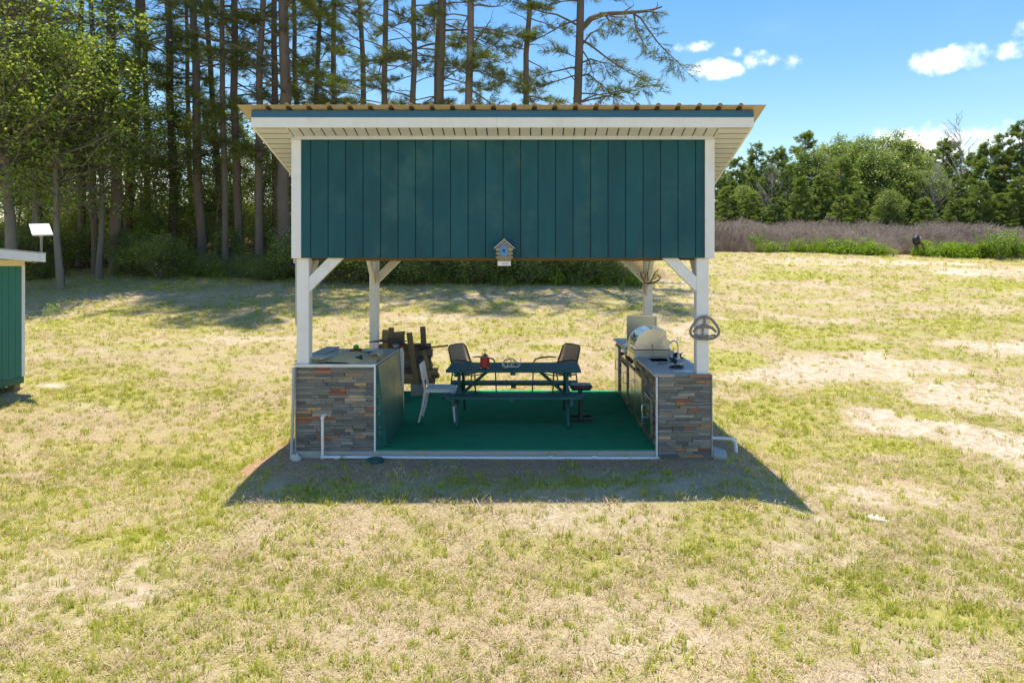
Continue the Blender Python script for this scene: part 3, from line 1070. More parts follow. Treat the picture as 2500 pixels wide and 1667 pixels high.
for (d0, d1, e0, e1) in DOORS:
    fr = MB()
    x = KX0 - .012
    for lo, hi in (((x, d0, e0), (x + .03, d0 + .025, e1)), ((x, d1 - .025, e0), (x + .03, d1, e1)), ((x, d0 + .0251, e0), (x + .03, d1 - .0251, e0 + .025)), ((x, d0 + .0251, e1 - .025), (x + .03, d1 - .0251, e1))):
        fr.box(lo, hi)
    dr = part('door', MB().box((x - .004, d0 + .012, e0 + .012), (x + .012, d1 - .012, e1 - .012)), M_STEEL, KC, bevel=.003)
    part('frame', fr, M_STEELD, dr)
    hy = {0: d1 - .09, 1: d1 - .06, 2: d0 + .06, 3: d0 + .10, 4: d0 + .06}[DOORS.index((d0, d1, e0, e1))]
    zc = (e0 + e1) / 2 + (.10 if e1 > .6 else .0)
    part('handle', MB().tube([(x, hy, zc - .08), (x - .04, hy, zc - .08), (x - .045, hy, zc), (x - .04, hy, zc + .08), (x, hy, zc + .08)], .007, 8), M_CHROME, dr, smooth=True)
part('sink', MB().box((SK[0], SK[2], .74), (SK[1], SK[3], .75)).box((SK[0] - .012, SK[2], .75), (SK[0], SK[3], .897)).box((SK[1], SK[2], .75), (SK[1] + .012, SK[3], .897))
     .box((SK[0] - .012, SK[2] - .012, .75), (SK[1] + .012, SK[2], .897)).box((SK[0] - .012, SK[3], .75), (SK[1] + .012, SK[3] + .012, .897)), M_STEEL, KC)
fx, fy = 2.285, 1.14
fa = part('faucet', MB().tube([(fx, fy, .89), (fx, fy, 1.07)] + [(fx - .055 + .055 * math.cos(a), fy, 1.07 + .075 * math.sin(a)) for a in np.linspace(0, math.pi, 9)[1:]] + [(fx - .112, fy, 1.045)], .011, 10), M_CHROME, KC, smooth=True)
part('faucet_base', MB().lathe([(.030, .890), (.030, .905), (.018, .93), (.018, .965)], (fx, fy, 0), 14), M_STEELD, fa, smooth=True)
part('lever', MB().tube([(fx, fy, .95), (fx + .03, fy - .03, .975), (fx + .05, fy - .05, 1.0)], .007, 8), M_CHROME, fa, smooth=True)

# grill
GR = thing('gas_grill', 'stainless steel gas grill with a rounded hood set in the counter', 'grill', (2.0, 1.7, .88))
G0, G1 = 1.40, 2.00
prof = [(1.745, .995)]
for a in np.linspace(0, math.pi / 2, 12):
    prof.append((2.03 - .285 * math.cos(a), 1.0 + .275 * math.sin(a)))
prof += [(2.17, 1.255), (2.18, 1.14), (2.235, 1.10), (2.235, .995)]
part('hood', MB().prism(prof, G0 + .012, G1 - .012, 'y'), M_STEEL, GR, smooth=True)
for y in (G0, G1 - .012):
    part('hood_side', MB().prism([(q[0] * 1.0 + (.004 if q[0] > 2 else -.004), q[1] + (.004 if q[1] > 1 else 0)) for q in prof], y, y + .012, 'y'), M_STEEL, GR)
part('firebox', MB().prism([(1.775, .86), (1.735, .93), (1.735, .985), (2.24, .985), (2.24, .86)], G0 + .002, G1 - .002, 'y'), M_STEELD, GR, bevel=.003)
part('gap', MB().box((1.75, G0 + .006, .984), (2.23, G1 - .006, .996)), M_BLACK, GR)
part('control_panel', MB().prism([(1.752, .74), (1.722, .86), (1.735, .93), (1.80, .90), (1.80, .74)], G0, G1, 'y'), M_STEEL, GR, bevel=.002)
for k in range(4):
    y = G0 + .09 + k * .14
    part('knob', MB().lathe([(.026, 0), (.026, -.014), (.020, -.034)], (1.730, y, .815), 14, 'x'), M_BLACK, GR, smooth=True)
part('hood_handle', MB().tube([(1.735, G0 + .06, 1.035), (1.69, G0 + .06, 1.03), (1.69, G1 - .06, 1.03), (1.735, G1 - .06, 1.035)], .012, 8), M_CHROME, GR, smooth=True)
part('thermometer', MB().lathe([(.032, 0), (.034, -.01), (.026, -.016)], (1.79, (G0 + G1) / 2, 1.165), 16, 'x'), M_BLACK, GR, smooth=True)
part('probe_hole', MB().lathe([(.011, 0), (.011, -.004)], (1.985, G0, 1.055), 12, 'y'), M_BLACK, GR)
part('probe_cable', MB().tube([(1.985, G0 - .006, 1.055), (1.995, G0 - .02, 1.0), (2.0, G0 - .03, .95), (1.99, G0 - .03, .905), (2.05, G0 - .05, .90), (2.11, G0 - .04, .90), (2.13, G0 - .02, .896)], .0035, 6), M_GREYMET, GR, smooth=True)

# side burner with its lid up
SB = thing('side_burner', 'steel side burner with its square lid standing open behind the grill', 'burner', (2.05, 2.6, .89))
part('burner_box', MB().box((1.76, 2.32, .84), (2.34, 2.74, .915)), M_STEELD, SB, bevel=.003)
part('control_panel', MB().prism([(1.752, .73), (1.735, .84), (1.76, .86), (1.79, .86), (1.79, .73)], 2.32, 2.74, 'y'), M_STEEL, SB)
part('knob', MB().lathe([(.026, 0), (.026, -.014), (.020, -.034)], (1.74, 2.53, .79), 14, 'x'), M_BLACK, SB, smooth=True)
lid = part('lid', MB().box((1.84, 2.775, .945), (2.30, 2.785, 1.355)), M_STEELD, SB)
for lo, hi in (((1.832, 2.74, .945), (1.846, 2.785, 1.36)), ((2.294, 2.74, .945), (2.312, 2.785, 1.36)), ((1.846, 2.74, 1.346), (2.294, 2.785, 1.36))):
    part('lid_rim', MB().box(lo, hi), M_STEEL, lid)
part('hinge', MB().tube([(1.86, 2.76, .925), (2.28, 2.76, .925)], .012, 8), M_BLACK, lid)
part('gas_hose', MB().tube([(1.834, 2.76, 1.29), (1.795, 2.76, 1.27), (1.775, 2.77, 1.20), (1.772, 2.78, 1.12)], .0035, 6), M_GREYMET, SB, smooth=True)

# clear bowl on a black trivet, beside the sink
glass = bpy.data.materials.new('clear_glass')
glass.use_nodes = True
gb = glass.node_tree.nodes['Principled BSDF']
gb.inputs['Transmission Weight'].default_value = 1.0
gb.inputs['Roughness'].default_value = 0.03
gb.inputs['IOR'].default_value = 1.3
gb.inputs['Base Color'].default_value = (0.9, 0.92, 0.92, 1)
bw = thing('glass_bowl', 'clear glass bowl on a black round trivet beside the sink', 'bowl', (2.11, .50, .893))
part('trivet', MB().lathe([(.05, .893), (.085, .895), (.088, .908), (.07, .912)], (2.11, .46, 0), 18), M_BLACK, bw, smooth=True)
part('dish', MB().lathe([(.045, .912), (.075, .925), (.105, .975), (.112, 1.0), (.108, 1.0), (.10, .975), (.07, .93), (.02, .92)], (2.11, .47, 0), 22), glass, bw, smooth=True)
part('wire_rack', MB().tube([(2.03, .40, .935), (2.11, .37, .94), (2.19, .40, .935), (2.20, .50, .935)], .006, 6), M_STEELD, bw, smooth=True)
tg = thing('kitchen_tongs', 'dark steel tongs lying beside the sink rim', 'tongs', (1.98, .75, .895))
part('arm', MB().tube([(1.93, .74, .900), (1.99, .75, .904), (2.05, .74, .903)], .008, 6), M_GREYMET, tg)
part('arm', MB().tube([(1.95, .78, .900), (2.0, .775, .905), (2.06, .75, .903)], .008, 6), M_GREYMET, tg)
br = thing('scrub_brush', 'black bristle brush on the counter behind the tap', 'brush', (2.33, 1.28, .893))
part('handle', MB().tube([(2.36, 1.17, .902), (2.33, 1.30, .915)], .012, 8), M_BLACK, br)
part('bristles', MB().blob((2.315, 1.36, .925), (.055, .05, .035), 5, .25), M_BLACK, br)
pr = thing('counter_plate', 'thin grey steel plate lying at the post on the kitchen counter', 'plate', (2.2, .2, .892))
part('sheet', MB().box((2.0, .06, .893), (2.24, .22, .899)), M_STEELD, pr, bevel=.002)

# steering wheel on the right front post
SW = thing('steering_wheel', 'grey brown three-sided steering wheel hung on the white post', 'steering wheel', (2.345, -0.03, 1.42))
cx, cz = CAMX + (1722 - VX) * 7.86 / FPX, CAMZ - (802 - VY) * 7.86 / FPX


def rim_pt(a):
    # rounded triangle standing on its broad side
    k = 1.0 + .10 * math.cos(3 * (a - math.pi / 2))
    return (cx + .160 * k * math.cos(a), -.030, cz - .008 + .128 * k * math.sin(a))


ring = [rim_pt(a) for a in np.linspace(math.pi / 2, math.pi / 2 + 2 * math.pi, 41)]
part('rim', MB().tube(ring, .0155, 10, cap=False), M_GREYMET, SW, smooth=True)
part('spoke', MB().tube([(cx, -.028, cz + .125), (cx, -.026, cz + .07), (cx, -.024, cz + .03)], [.016, .011, .024], 8), M_GREYMET, SW, smooth=True)
part('hub', MB().tube([(cx - .135, -.026, cz - .045), (cx - .085, -.022, cz + .005), (cx, -.018, cz + .028), (cx + .085, -.022, cz + .005), (cx + .135, -.026, cz - .045)], [.014, .017, .024, .017, .014], 8), M_GREYMET, SW, smooth=True)
part('spoke', MB().tube([(cx - .02, -.024, cz + .01), (cx - .02, -.024, cz - .05), (cx - .01, -.026, cz - .11)], [.014, .010, .018], 8), M_GREYMET, SW, smooth=True)
part('hub', MB().tube([(cx - .125, -.026, cz - .075), (cx - .06, -.024, cz - .09), (cx + .06, -.024, cz - .09), (cx + .125, -.026, cz - .075)], [.013, .012, .012, .013], 8), M_GREYMET, SW, smooth=True)
part('mount', MB().tube([(cx, -.02, cz + .02), (cx, .002, cz + .02)], .02, 10), M_GREYMET, SW)

# bird house on the front wall
BH = thing('bird_house', 'small weathered log bird house with blue entrance plate on the teal wall', 'bird house', (0.015, -0.10, 2.25))
bx = CAMX + (1231.5 - VX) * 7.80 / FPX


def bz(py):
    return CAMZ - (py - VY) * 7.80 / FPX


part('box', MB().prism([(bx - .077, bz(630)), (bx - .077, bz(606)), (bx, bz(588)), (bx + .077, bz(606)), (bx + .077, bz(630))], -.145, -.036, 'y'), M_GREYWOOD, BH)
for (a, b) in ((606, 612.5), (616.5, 622), (626, 631)):
    part('log_slat', MB().box((bx - .097, -.163, bz(b)), (bx + .097, -.146, bz(a))), M_GREYWOOD, BH, bevel=.003)
    for s in (-1, 1):
        part('log_slat', MB().box((bx + s * .078 if s > 0 else bx - .095, -.1455, bz(b)), (bx + .095 if s > 0 else bx - .078, -.036, bz(a))), M_GREYWOOD, BH, bevel=.002)
part('gable', MB().prism([(bx - .090, bz(605.5)), (bx, bz(587)), (bx + .090, bz(605.5))], -.160, -.146, 'y'), M_GREYWOOD, BH)
for s in (-1, 1):
    part('roof_board', MB().hexa([(bx, -.185, bz(586.5)), (bx + s * .115, -.185, bz(608.5)), (bx + s * .115, -.036, bz(608.5)), (bx, -.036, bz(586.5)),
                                  (bx, -.185, bz(583)), (bx + s * .118, -.185, bz(606)), (bx + s * .118, -.036, bz(606)), (bx, -.036, bz(583))]), M_SHINGLE, BH)
pl = part('plate', MB().box((bx - .048, -.170, bz(626)), (bx + .040, -.1632, bz(598.5))), M_BLUE, BH, bevel=.002)
part('entrance', MB().lathe([(.015, 0), (.015, -.003)], (bx - .005, -.1702, bz(612.3)), 16, 'y'), M_BLACK, pl)
for (a, b) in ((1224.5, 601.8), (1237, 601.6), (1224, 623.5), (1236, 623.5)):
    part('screw', MB().lathe([(.006, 0), (.005, -.004)], (CAMX + (a - VX) * 7.8 / FPX, -.170, bz(b)), 8, 'y'), M_GREYMET, pl)
part('shelf', MB().box((bx - .074, -.130, bz(640)), (bx + .074, -.040, bz(631.2))), M_GREYWOOD, BH)
sg = part('sign_plate', MB().box((bx - .077, -.140, bz(649)), (bx + .073, -.131, bz(638))), M_WPLAST, BH, bevel=.001)
for i in range(3):
    part('print_line', MB().box((bx - .028, -.1412, bz(645.8 - i * 2.0)), (bx + .012, -.1401, bz(645.2 - i * 2.0))), M_GREYMET, sg)
for i in range(5):
    part('print_mark', MB().bar((bx + .018 + .007 * i, -.1407, bz(646.5)), (bx + .026 + .005 * i, -.1407, bz(640.5)), .0012, .003, (0, -1, 0)), M_TANWOOD, sg)

# deer skull with antlers on the rear right post
DS = thing('deer_skull', 'deer skull with brown branching antlers on the rear white post', 'deer skull', (2.30, 3.58, 1.75))
dD = 11.42


def dp(px, py, dy=0.0):
    p = P(px, py, dD)
    return (p.x, p.y + dy, p.z)


part('skull', MB().tube([dp(1577, 694, .03), dp(1576, 700, 0), dp(1575.5, 708, -.04), dp(1576, 716, -.05), dp(1576.5, 722, -.045)], [.045, .06, .045, .03, .016], 12), M_BONE, DS, smooth=True)
part('eye_socket', MB().blob(dp(1578, 703, -.045), (.013, .012, .012), 1, 0), M_BLACK, DS)
part('antler', MB().tube([dp(1580, 692), dp(1588, 691, -.1), dp(1596, 688, -.16), dp(1603, 683, -.2), dp(1608, 677, -.18), dp(1603, 672, -.12), dp(1598, 668, -.1)], [.019, .018, .016, .014, .011, .009, .004], 8), M_BROWNANT, DS, smooth=True)
part('antler', MB().tube([dp(1574, 692), dp(1570, 684, -.1), dp(1563, 676, -.15), dp(1561, 668, -.12), dp(1566, 662, -.06)], [.019, .017, .015, .011, .004], 8), M_BROWNANT, DS, smooth=True)
part('antler_tine', MB().tube([dp(1586, 690, -.06), dp(1592, 677, -.10), dp(1598, 664, -.1), dp(1607, 655, -.1)], [.014, .011, .008, .004], 6), M_BROWNANT, DS, smooth=True)
part('antler_tine', MB().tube([dp(1582, 686, -.02), dp(1580, 668, -.05), dp(1586, 652, -.03)], [.013, .010, .004], 6), M_BROWNANT, DS, smooth=True)
part('antler_tine', MB().tube([dp(1571, 684, -.08), dp(1574, 672, -.1), dp(1577, 660, -.08)], [.012, .009, .004], 6), M_BROWNANT, DS, smooth=True)

# conduit, breaker box
EB = thing('electric_box', 'small grey breaker box with conduit on the side of the front post', 'electric box', (-2.44, .09, 2.2))
part('box', MB().box((-2.455, .06, 2.17), (-2.395, .17, 2.345)), M_GREYPVC, EB, bevel=.006)
part('conduit', MB().tube([(-2.425, .11, 2.17), (-2.425, .11, 1.46), (-2.41, .125, 1.42), (-2.38, .15, 1.40)], .021, 10), M_GREYPVC, EB, smooth=True)
part('conduit', MB().tube([(-2.42, .11, 2.34), (-2.42, .11, 2.60)], .016, 10), M_GREYPVC, EB, smooth=True)
cd = part('corner_conduit', MB().tube([(-2.437, -.055, hz(-2.44, -.05) - .05), (-2.420, -.045, .45), (-2.412, -.040, .97)], .017, 10), M_GREYPVC, smooth=True)
tag(cd, 'upright grey conduit along the outer corner of the slate counter', 'conduit')

# white water pipe
z = -.052
pp = thing('water_pipe', 'white plastic water pipe along the slab front with an upright end', 'pipe', (-2.09, -.08, -.06))
px0 = CAMX + (787 - VX) * 7.83 / FPX
part('pipe_run', MB().tube([(px0, -.082, z), (-1.0, -.078, z - .006), (.4, -.080, z - .010), (1.3, -.078, z - .012), (1.80, -.075, z - .012)], .0165, 10), M_PVC, pp, smooth=True)
part('riser', MB().tube([(px0, -.082, z), (px0, -.082, .40), (px0 + .004, -.078, .415), (px0 + .012, -.04, .418), (px0 + .012, -.005, .418)], .0165, 10), M_PVC, pp, smooth=True)
for q in ((px0, -.082, .40), (px0, -.082, z)):
    part('elbow', MB().blob(q, (.024, .024, .026), 1, 0, 12, 8), M_PVC, pp, smooth=True)
for x in (px0 + .16, .55, 1.05):
    part('coupling', MB().tube([(x - .025, -.081, z - .005), (x + .025, -.081, z - .005)], .021, 10), M_PVC, pp, smooth=True)
dr = thing('drain_pipe', 'white drain pipe with an elbow sticking out beside the slate counter', 'pipe', (2.6, .45, 0))
part('pipe_run', MB().tube([(2.40, .42, .045), (2.78, .42, .03), (2.80, .415, .022)], .020, 12), M_PVC, dr, smooth=True)
part('elbow', MB().tube([(2.75, .42, .031), (2.79, .415, .026), (2.815, .405, -.005), (2.82, .40, hz(2.82, .4) - .01)], .025, 12), M_PVC, dr, smooth=True)
kb = part('concrete_block', MB().hexa([(2.425, -.07, -.20), (2.585, -.09, -.20), (2.63, .14, -.20), (2.43, .20, -.20), (2.425, -.07, -.015), (2.575, -.09, -.045), (2.62, .12, -.02), (2.43, .20, .02)]), M_CONC, bevel=.012)
tag(kb, 'pale concrete block against the foot of the slate kitchen counter', 'concrete block')
p = ground_at(916, 1128)
lidt = thing('valve_lid', 'round dark green valve box lid in the soil before the slab', 'valve lid', (p.x, p.y, p.z))
part('rim', MB().lathe([(.100, -.03), (.100, .028), (.094, .034)], (p.x, p.y, p.z), 24), M_LIDGREEN, lidt)
part('cover', MB().lathe([(.088, .020), (.088, .042), (.05, .045), (.012, .045)], (p.x, p.y, p.z), 24), M_LIDGREEN, lidt)
part('grip', MB().box((p.x - .02, p.y - .006, p.z + .044), (p.x + .02, p.y + .006, p.z + .052)), M_LIDGREEN, lidt)
o = part('foot_stone', MB().blob((-2.37, -.10, -.075), (.055, .045, .065), 8, .3, 12, 8, 3.1), M_STONEW)
tag(o, 'small pale rock at the foot of the slate counter', 'rock')
p = ground_at(2142, 1268)
o = part('lawn_stone', MB().blob((p.x, p.y, p.z - .01), (.15, .11, .045), 12, .22, 16, 8, 2.6), M_STONEW)
tag(o, 'flat whitish rock sunk in the sunny lawn', 'rock')

# ---------------------------------------------------------------- picnic table
PT = thing('picnic_table', 'teal painted wooden picnic table with attached benches on the carpet', 'picnic table', (0.095, 1.62, 0.01))
TX0, TX1 = -.815, 1.005
for k in range(5):
    y = 1.25 + k * .146
    part('table_plank', MB().box((TX0 + rg.uniform(-.004, .004), y, .702), (TX1 + rg.uniform(-.004, .004), y + .139, .740)), M_TABLE, PT, bevel=.005)
for (y0, x0, x1) in ((.985, -.84, 1.03), (2.03, -.84, 1.02)):
    for k in range(2):
        y = y0 + k * .125
        c = .05
        lo, hi = (x0, x1)
        poly = [(lo, y + (.04 if k == 0 else 0)), (lo + c if k == 0 else lo, y), (hi - c if k == 0 else hi, y), (hi, y + (.04 if k == 0 else 0)), (hi, y + .119), (lo, y + .119)]
        if k == 0:
            pass
        part('bench_plank', MB().prism(poly, .392, .430, 'z'), M_TABLE, PT, bevel=.004)
for x in (-.645, .818):
    s = 1 if x < 0 else -1
    for (ya, yb) in ((1.05, 1.38), (2.19, 1.86)):
        part('leg', MB().bar((x, ya, .012), (x, yb, .70), .038, .085, (0, 1, 0)), M_TABLE, PT, bevel=.003)
    part('bench_support', MB().box((x - s * .04 - .019, .99, .305), (x - s * .04 + .019, 2.26, .391)), M_TABLE, PT, bevel=.003)
    part('top_cleat', MB().box((x - s * .04 - .019, 1.28, .640), (x - s * .04 + .019, 1.96, .701)), M_TABLE, PT, bevel=.003)
    part('brace', MB().bar((x + s * .03, 1.62, .37), (x + s * .40, 1.62, .695), .085, .038, (0, 0, 1)), M_TABLE, PT, bevel=.003)
part('centre_cleat', MB().box((.05, 1.27, .664), (.12, 1.97, .701)), M_TABLE, PT)
for (y0) in (1.0, 2.04):
    part('bench_cleat', MB().box((.04, y0, .35), (.11, y0 + .21, .391)), M_TABLE, PT)

# red box with a tan wooden top on the table
cxr, cyr, ct = -.300, 1.42, .741
RB = thing('red_box', 'red painted box with a rounded tan wooden top on the picnic table', 'box', (cxr, cyr, ct))
w = .062
part('body', MB().prism([(-w, -.035), (-w + .03, -w), (w - .03, -w), (w, -.035), (w, .035), (w - .03, w), (-w + .03, w), (-w, .035)], .012, .145, 'z'), M_RED, RB, local=True, bevel=.003)
part('top', MB().prism([(-.050, .145), (-.046, .168), (-.022, .186), (-.015, .198), (.0, .203), (.015, .198), (.022, .186), (.046, .168), (.050, .145)], -.03, .03, 'y'), M_TANWOOD, RB, local=True, bevel=.002)
part('hole', MB().lathe([(.016, 0), (.016, -.004)], (0, -.030, .172), 12, 'y'), M_BLACK, RB, local=True)
for (x, y) in ((-.045, -.04), (.045, -.04), (.045, .04), (-.045, .04)):
    part('foot', MB().box((x - .009, y - .009, 0), (x + .009, y + .009, .0125)), M_WPLAST, RB, local=True)

# bleached antlers
AN = thing('antlers', 'pair of bleached antlers lying on the picnic table', 'antlers', (.055, 1.45, .741))


def arc(pts, r0, r1):
    n = len(pts)
    return MB().tube(pts, [r0 + (r1 - r0) * i / (n - 1) for i in range(n)], 8)


part('beam', arc([(-.105, -.02, .012), (-.115, .0, .055), (-.085, .01, .10), (-.03, .02, .125), (.03, .03, .115), (.08, .04, .07), (.105, .05, .015)], .015, .007), M_BONE, AN, local=True, smooth=True)
part('beam', arc([(-.09, -.05, .012), (-.03, -.06, .026), (.04, -.06, .022), (.10, -.04, .014), (.125, -.01, .05), (.132, .01, .13)], .017, .004), M_BONE, AN, local=True, smooth=True)
for a, b, c in (((-.05, -.05, .02), (-.04, -.03, .06), (-.065, -.02, .10)), ((.0, -.055, .022), (.01, -.03, .07), (-.01, .0, .11)), ((.05, .03, .10), (.03, .01, .06), (.035, -.01, .03)), ((-.10, .0, .05), (-.08, -.03, .03), (-.06, -.05, .012))):
    part('tine', arc([a, b, c], .009, .004), M_BONE, AN, local=True, smooth=True)

# white chair at the table's end
WC = thing('white_chair', 'white plastic side chair pulled up to the end of the picnic table', 'chair', (-.93, 1.56, .01))


def wc():
    hw = .20
    # seat with rolled edge; +x is the front
    sp = []
    mb = MB()
    nx, ny = 9, 7
    vs, fs = [], []
    for layer in (0, 1):
        for i in range(nx):
            for j in range(ny):
                x = -.19 + .41 * i / (nx - 1)
                y = -hw + 2 * hw * j / (ny - 1)
                e = max(0, (i - (nx - 3)) / 2)
                z = .452 - .012 * math.cos(y / hw * 1.4) - .035 * e * e - (.018 if layer == 0 else 0)
                vs.append((x, y, z))
    q = nx * ny
    for i in range(nx - 1):
        for j in range(ny - 1):
            a = i * ny + j
            fs.append((a, a + 1, a + ny + 1, a + ny))
            fs.append((q + a, q + a + ny, q + a + ny + 1, q + a + 1))
    for i in range(nx - 1):
        for j in (0, ny - 1):
            a = i * ny + j
            fs.append((a, a + ny, q + a + ny, q + a))
    for j in range(ny - 1):
        for i in (0, nx - 1):
            a = i * ny + j
            fs.append((a, a + 1, q + a + 1, q + a))
    part('seat', mb.add(vs, fs), M_WPLAST, WC, local=True, smooth=True)
    # back rest: an upright sheet with an opening above the seat
    bk = MB()
    for (y0, y1, za, zb) in ((-.185, .185, .55, .79), (-.185, -.125, .44, .551), (.125, .185, .44, .551)):
        def bxx(z):
            return -.19 - .19 * (z - .44)
        bk.hexa([(bxx(za) - .012, y0, za), (bxx(za) + .012, y0, za), (bxx(za) + .012, y1, za), (bxx(za) - .012, y1, za),
                 (bxx(zb) - .012, y0, zb), (bxx(zb) + .012, y0, zb), (bxx(zb) + .012, y1, zb), (bxx(zb) - .012, y1, zb)])
    part('backrest', bk, M_WPLAST, WC, local=True, bevel=.008)
    for y in (-.17, .17):
        part('leg', MB().tube([(-.18, y, .44), (-.22, y * 1.02, .20), (-.27, y * 1.06, .0)], [.020, .016, .012], 8), M_WPLAST, WC, local=True, smooth=True)
        part('leg', MB().tube([(.19, y, .41), (.205, y * 1.02, .20), (.225, y * 1.06, .0)], [.026, .018, .012], 8), M_WPLAST, WC, local=True, smooth=True)
    part('apron', MB().box((-.17, -.19, .405), (.18, -.175, .436)).box((-.17, .175, .405), (.18, .19, .436)), M_WPLAST, WC, local=True)


wc()

# woven armchairs behind the table
def woven_panel(name, root, x0f, x1f, pts, across):
    """slim strands laid over a curved panel: pts are (along) positions, across the width"""
    mb = MB()
    n = len(pts)
    wv = 22
    vs, fs = [], []
    for layer in (-.006, .006):
        for i, p in enumerate(pts):
            for j in range(wv + 1):
                t = j / wv
                hw = x0f(i / (n - 1))
                y = -hw + 2 * hw * t
                wob = .0035 * (1 if (i + j) % 2 else -1)
                vs.append((p[0] + layer * across[0] + wob * across[0], y, p[2] + layer * across[1] + wob * across[1]))
    q = n * (wv + 1)
    for i in range(n - 1):
        for j in range(wv):
            a = i * (wv + 1) + j
            fs.append((a, a + 1, a + wv + 2, a + wv + 1))
            fs.append((q + a, q + a + wv + 1, q + a + wv + 2, q + a + 1))
    part(name, mb.add(vs, fs), M_RATTAN, root, local=True)


def armchair(label, loc, rz):
    r = thing('wicker_armchair', label, 'armchair', loc, rz, None)
    # +x is the front
    back = [(-.20 - .16 * t - .02 * math.sin(3 * t), 0, .36 + .43 * t) for t in np.linspace(0, 1, 24)]
    woven_panel('backrest', r, lambda t: .255 - .035 * t - (.05 * max(0, (t - .9) / .1) ** 2), None, back, (1, .35))
    seat = [(-.20 + .44 * t, 0, .37 + .03 * t - .03 * math.sin(math.pi * t)) for t in np.linspace(0, 1, 22)]
    woven_panel('seat', r, lambda t: .25, None, seat, (0, 1))
    fr = [(-.20, -.258, .35)] + [(-.20 - .16 * t, -.258 + .035 * t, .36 + .42 * t) for t in (.5, .93)] + [(-.365, -.17, .795), (-.368, 0, .80), (-.365, .17, .795)] + [(-.20 - .16 * t, .258 - .035 * t, .36 + .42 * t) for t in (.93, .5)] + [(-.20, .258, .35)]
    part('back_frame', MB().tube(fr, .011, 8), M_BROWNMET, r, local=True, smooth=True)
    for y in (-.275, .275):
        part('leg', MB().tube([(.27, y, .0), (.25, y, .38), (.235, y, .53)], .011, 8), M_BROWNMET, r, local=True, smooth=True)
        part('leg', MB().tube([(-.30, y * .94, .0), (-.235, y * .97, .30), (-.215, y, .42)], .011, 8), M_BROWNMET, r, local=True, smooth=True)
        part('armrest', MB().tube([(.235, y, .525), (.20, y, .56), (.08, y, .575), (-.12, y, .575), (-.235, y, .555)], [.013, .019, .020, .019, .012], 8, flat=.7), M_BROWNMET, r, local=True, smooth=True)
        part('side_rail', MB().tube([(.25, y, .36), (-.22, y, .33)], .010, 8), M_BROWNMET, r, local=True)
    part('cross_rail', MB().tube([(.25, -.275, .36), (.25, .275, .36)], .010, 8), M_BROWNMET, r, local=True)
    part('cross_rail', MB().tube([(.26, -.27, .14), (-.26, .26, .18)], .008, 8), M_BROWNMET, r, local=True)
    return r


armchair('brown wicker armchair beside the firewood end of the picnic table', (-.62, 3.43, .01), math.radians(-34))
armchair('brown wicker armchair beside the kitchen end of the picnic table', (.74, 3.43, .01), math.radians(180 + 36))

# black stool
ST = thing('padded_stool', 'black padded stool on two straight foot bars beside the picnic table', 'stool', (1.02, 1.57, .01))


def rrect(hx, hy, r, n=4):
    pts = []
    for (sx, sy, a0) in ((1, 1, 0), (-1, 1, 90), (-1, -1, 180), (1, -1, 270)):
        for k in range(n + 1):
            a = math.radians(a0 + 90 * k / n)
            pts.append((sx * (hx - r) + r * math.cos(a), sy * (hy - r) + r * math.sin(a)))
    return pts


part('seat', MB().prism(rrect(.155, .14, .06), .432, .485, 'z'), M_VINYLBLACK, ST, local=True, bevel=.018, smooth=True)
part('seat_plate', MB().prism(rrect(.13, .115, .04), .415, .432, 'z'), M_BLACK, ST, local=True)
for y in (-.135, .135):
    part('leg', MB().bar((0.0, y * .35, .42), (.0, y, .02), .045, .045, (1, 0, 0)), M_BLACK, ST, local=True, bevel=.004)
    part('foot_bar', MB().box((-.155, y - .022, 0), (.155, y + .022, .036)), M_BLACK, ST, local=True, bevel=.004)

# ---------------------------------------------------------------- firewood
RK = thing('firewood_rack', 'rough lumber firewood rack standing on grey blocks', 'firewood rack', (-1.9, 3.45, .2))
FD = 11.30


def lean(pa, pb, Da, Db, w=.09, t=.045, m=M_OLDWOOD):
    a, b = P(*pa, Da), P(*pb, Db)
    part('upright', MB().bar(a, b, w, t, (0, 1, 0)), m, RK, bevel=.003)


lean((1018, 936), (999, 812), 11.15, 11.15)
lean((1040, 936), (1032, 797), 11.55, 11.62)
lean((942, 930), (940.5, 805), 11.10, 11.10)
lean((956, 930), (955, 799), 11.75, 11.78)
lean((1046, 900), (1034, 850), 11.2, 11.3, .07, .04)
for D in (11.2, 11.6):
    a, b = P(905, 927, D), P(1062, 921, D)
    part('rail', MB().bar((a.x, a.y, .245), (b.x, b.y, .245), .06, .09, (0, 0, 1)), M_OLDWOOD, RK, bevel=.003)


def block(name, c, label):
    r = thing(name, label, 'block', c)
    part('shell', MB().box((-.098, -.20, 0), (.098, -.165, .195)).box((-.098, .165, 0), (.098, .20, .195)).box((-.098, -.1649, 0), (-.065, .1649, .195)).box((.065, -.1649, 0), (.098, .1649, .195)), M_BLOCK, r, local=True, bevel=.004)
    part('web', MB().box((-.064, -.018, .002), (.064, .018, .193)), M_BLOCK, r, local=True)
    for x in (-.045, .045):
        part('rib', MB().box((x - .014, -.208, 0.004), (x + .014, -.2005, .19)), M_BLOCK, r, local=True)


block('cinder_block', (-1.53, 3.42, .011), 'grey hollow block carrying the rack end next to the white chair')
block('cinder_block', (-2.30, 3.46, .0), 'grey hollow block under the rack end behind the slate counter')


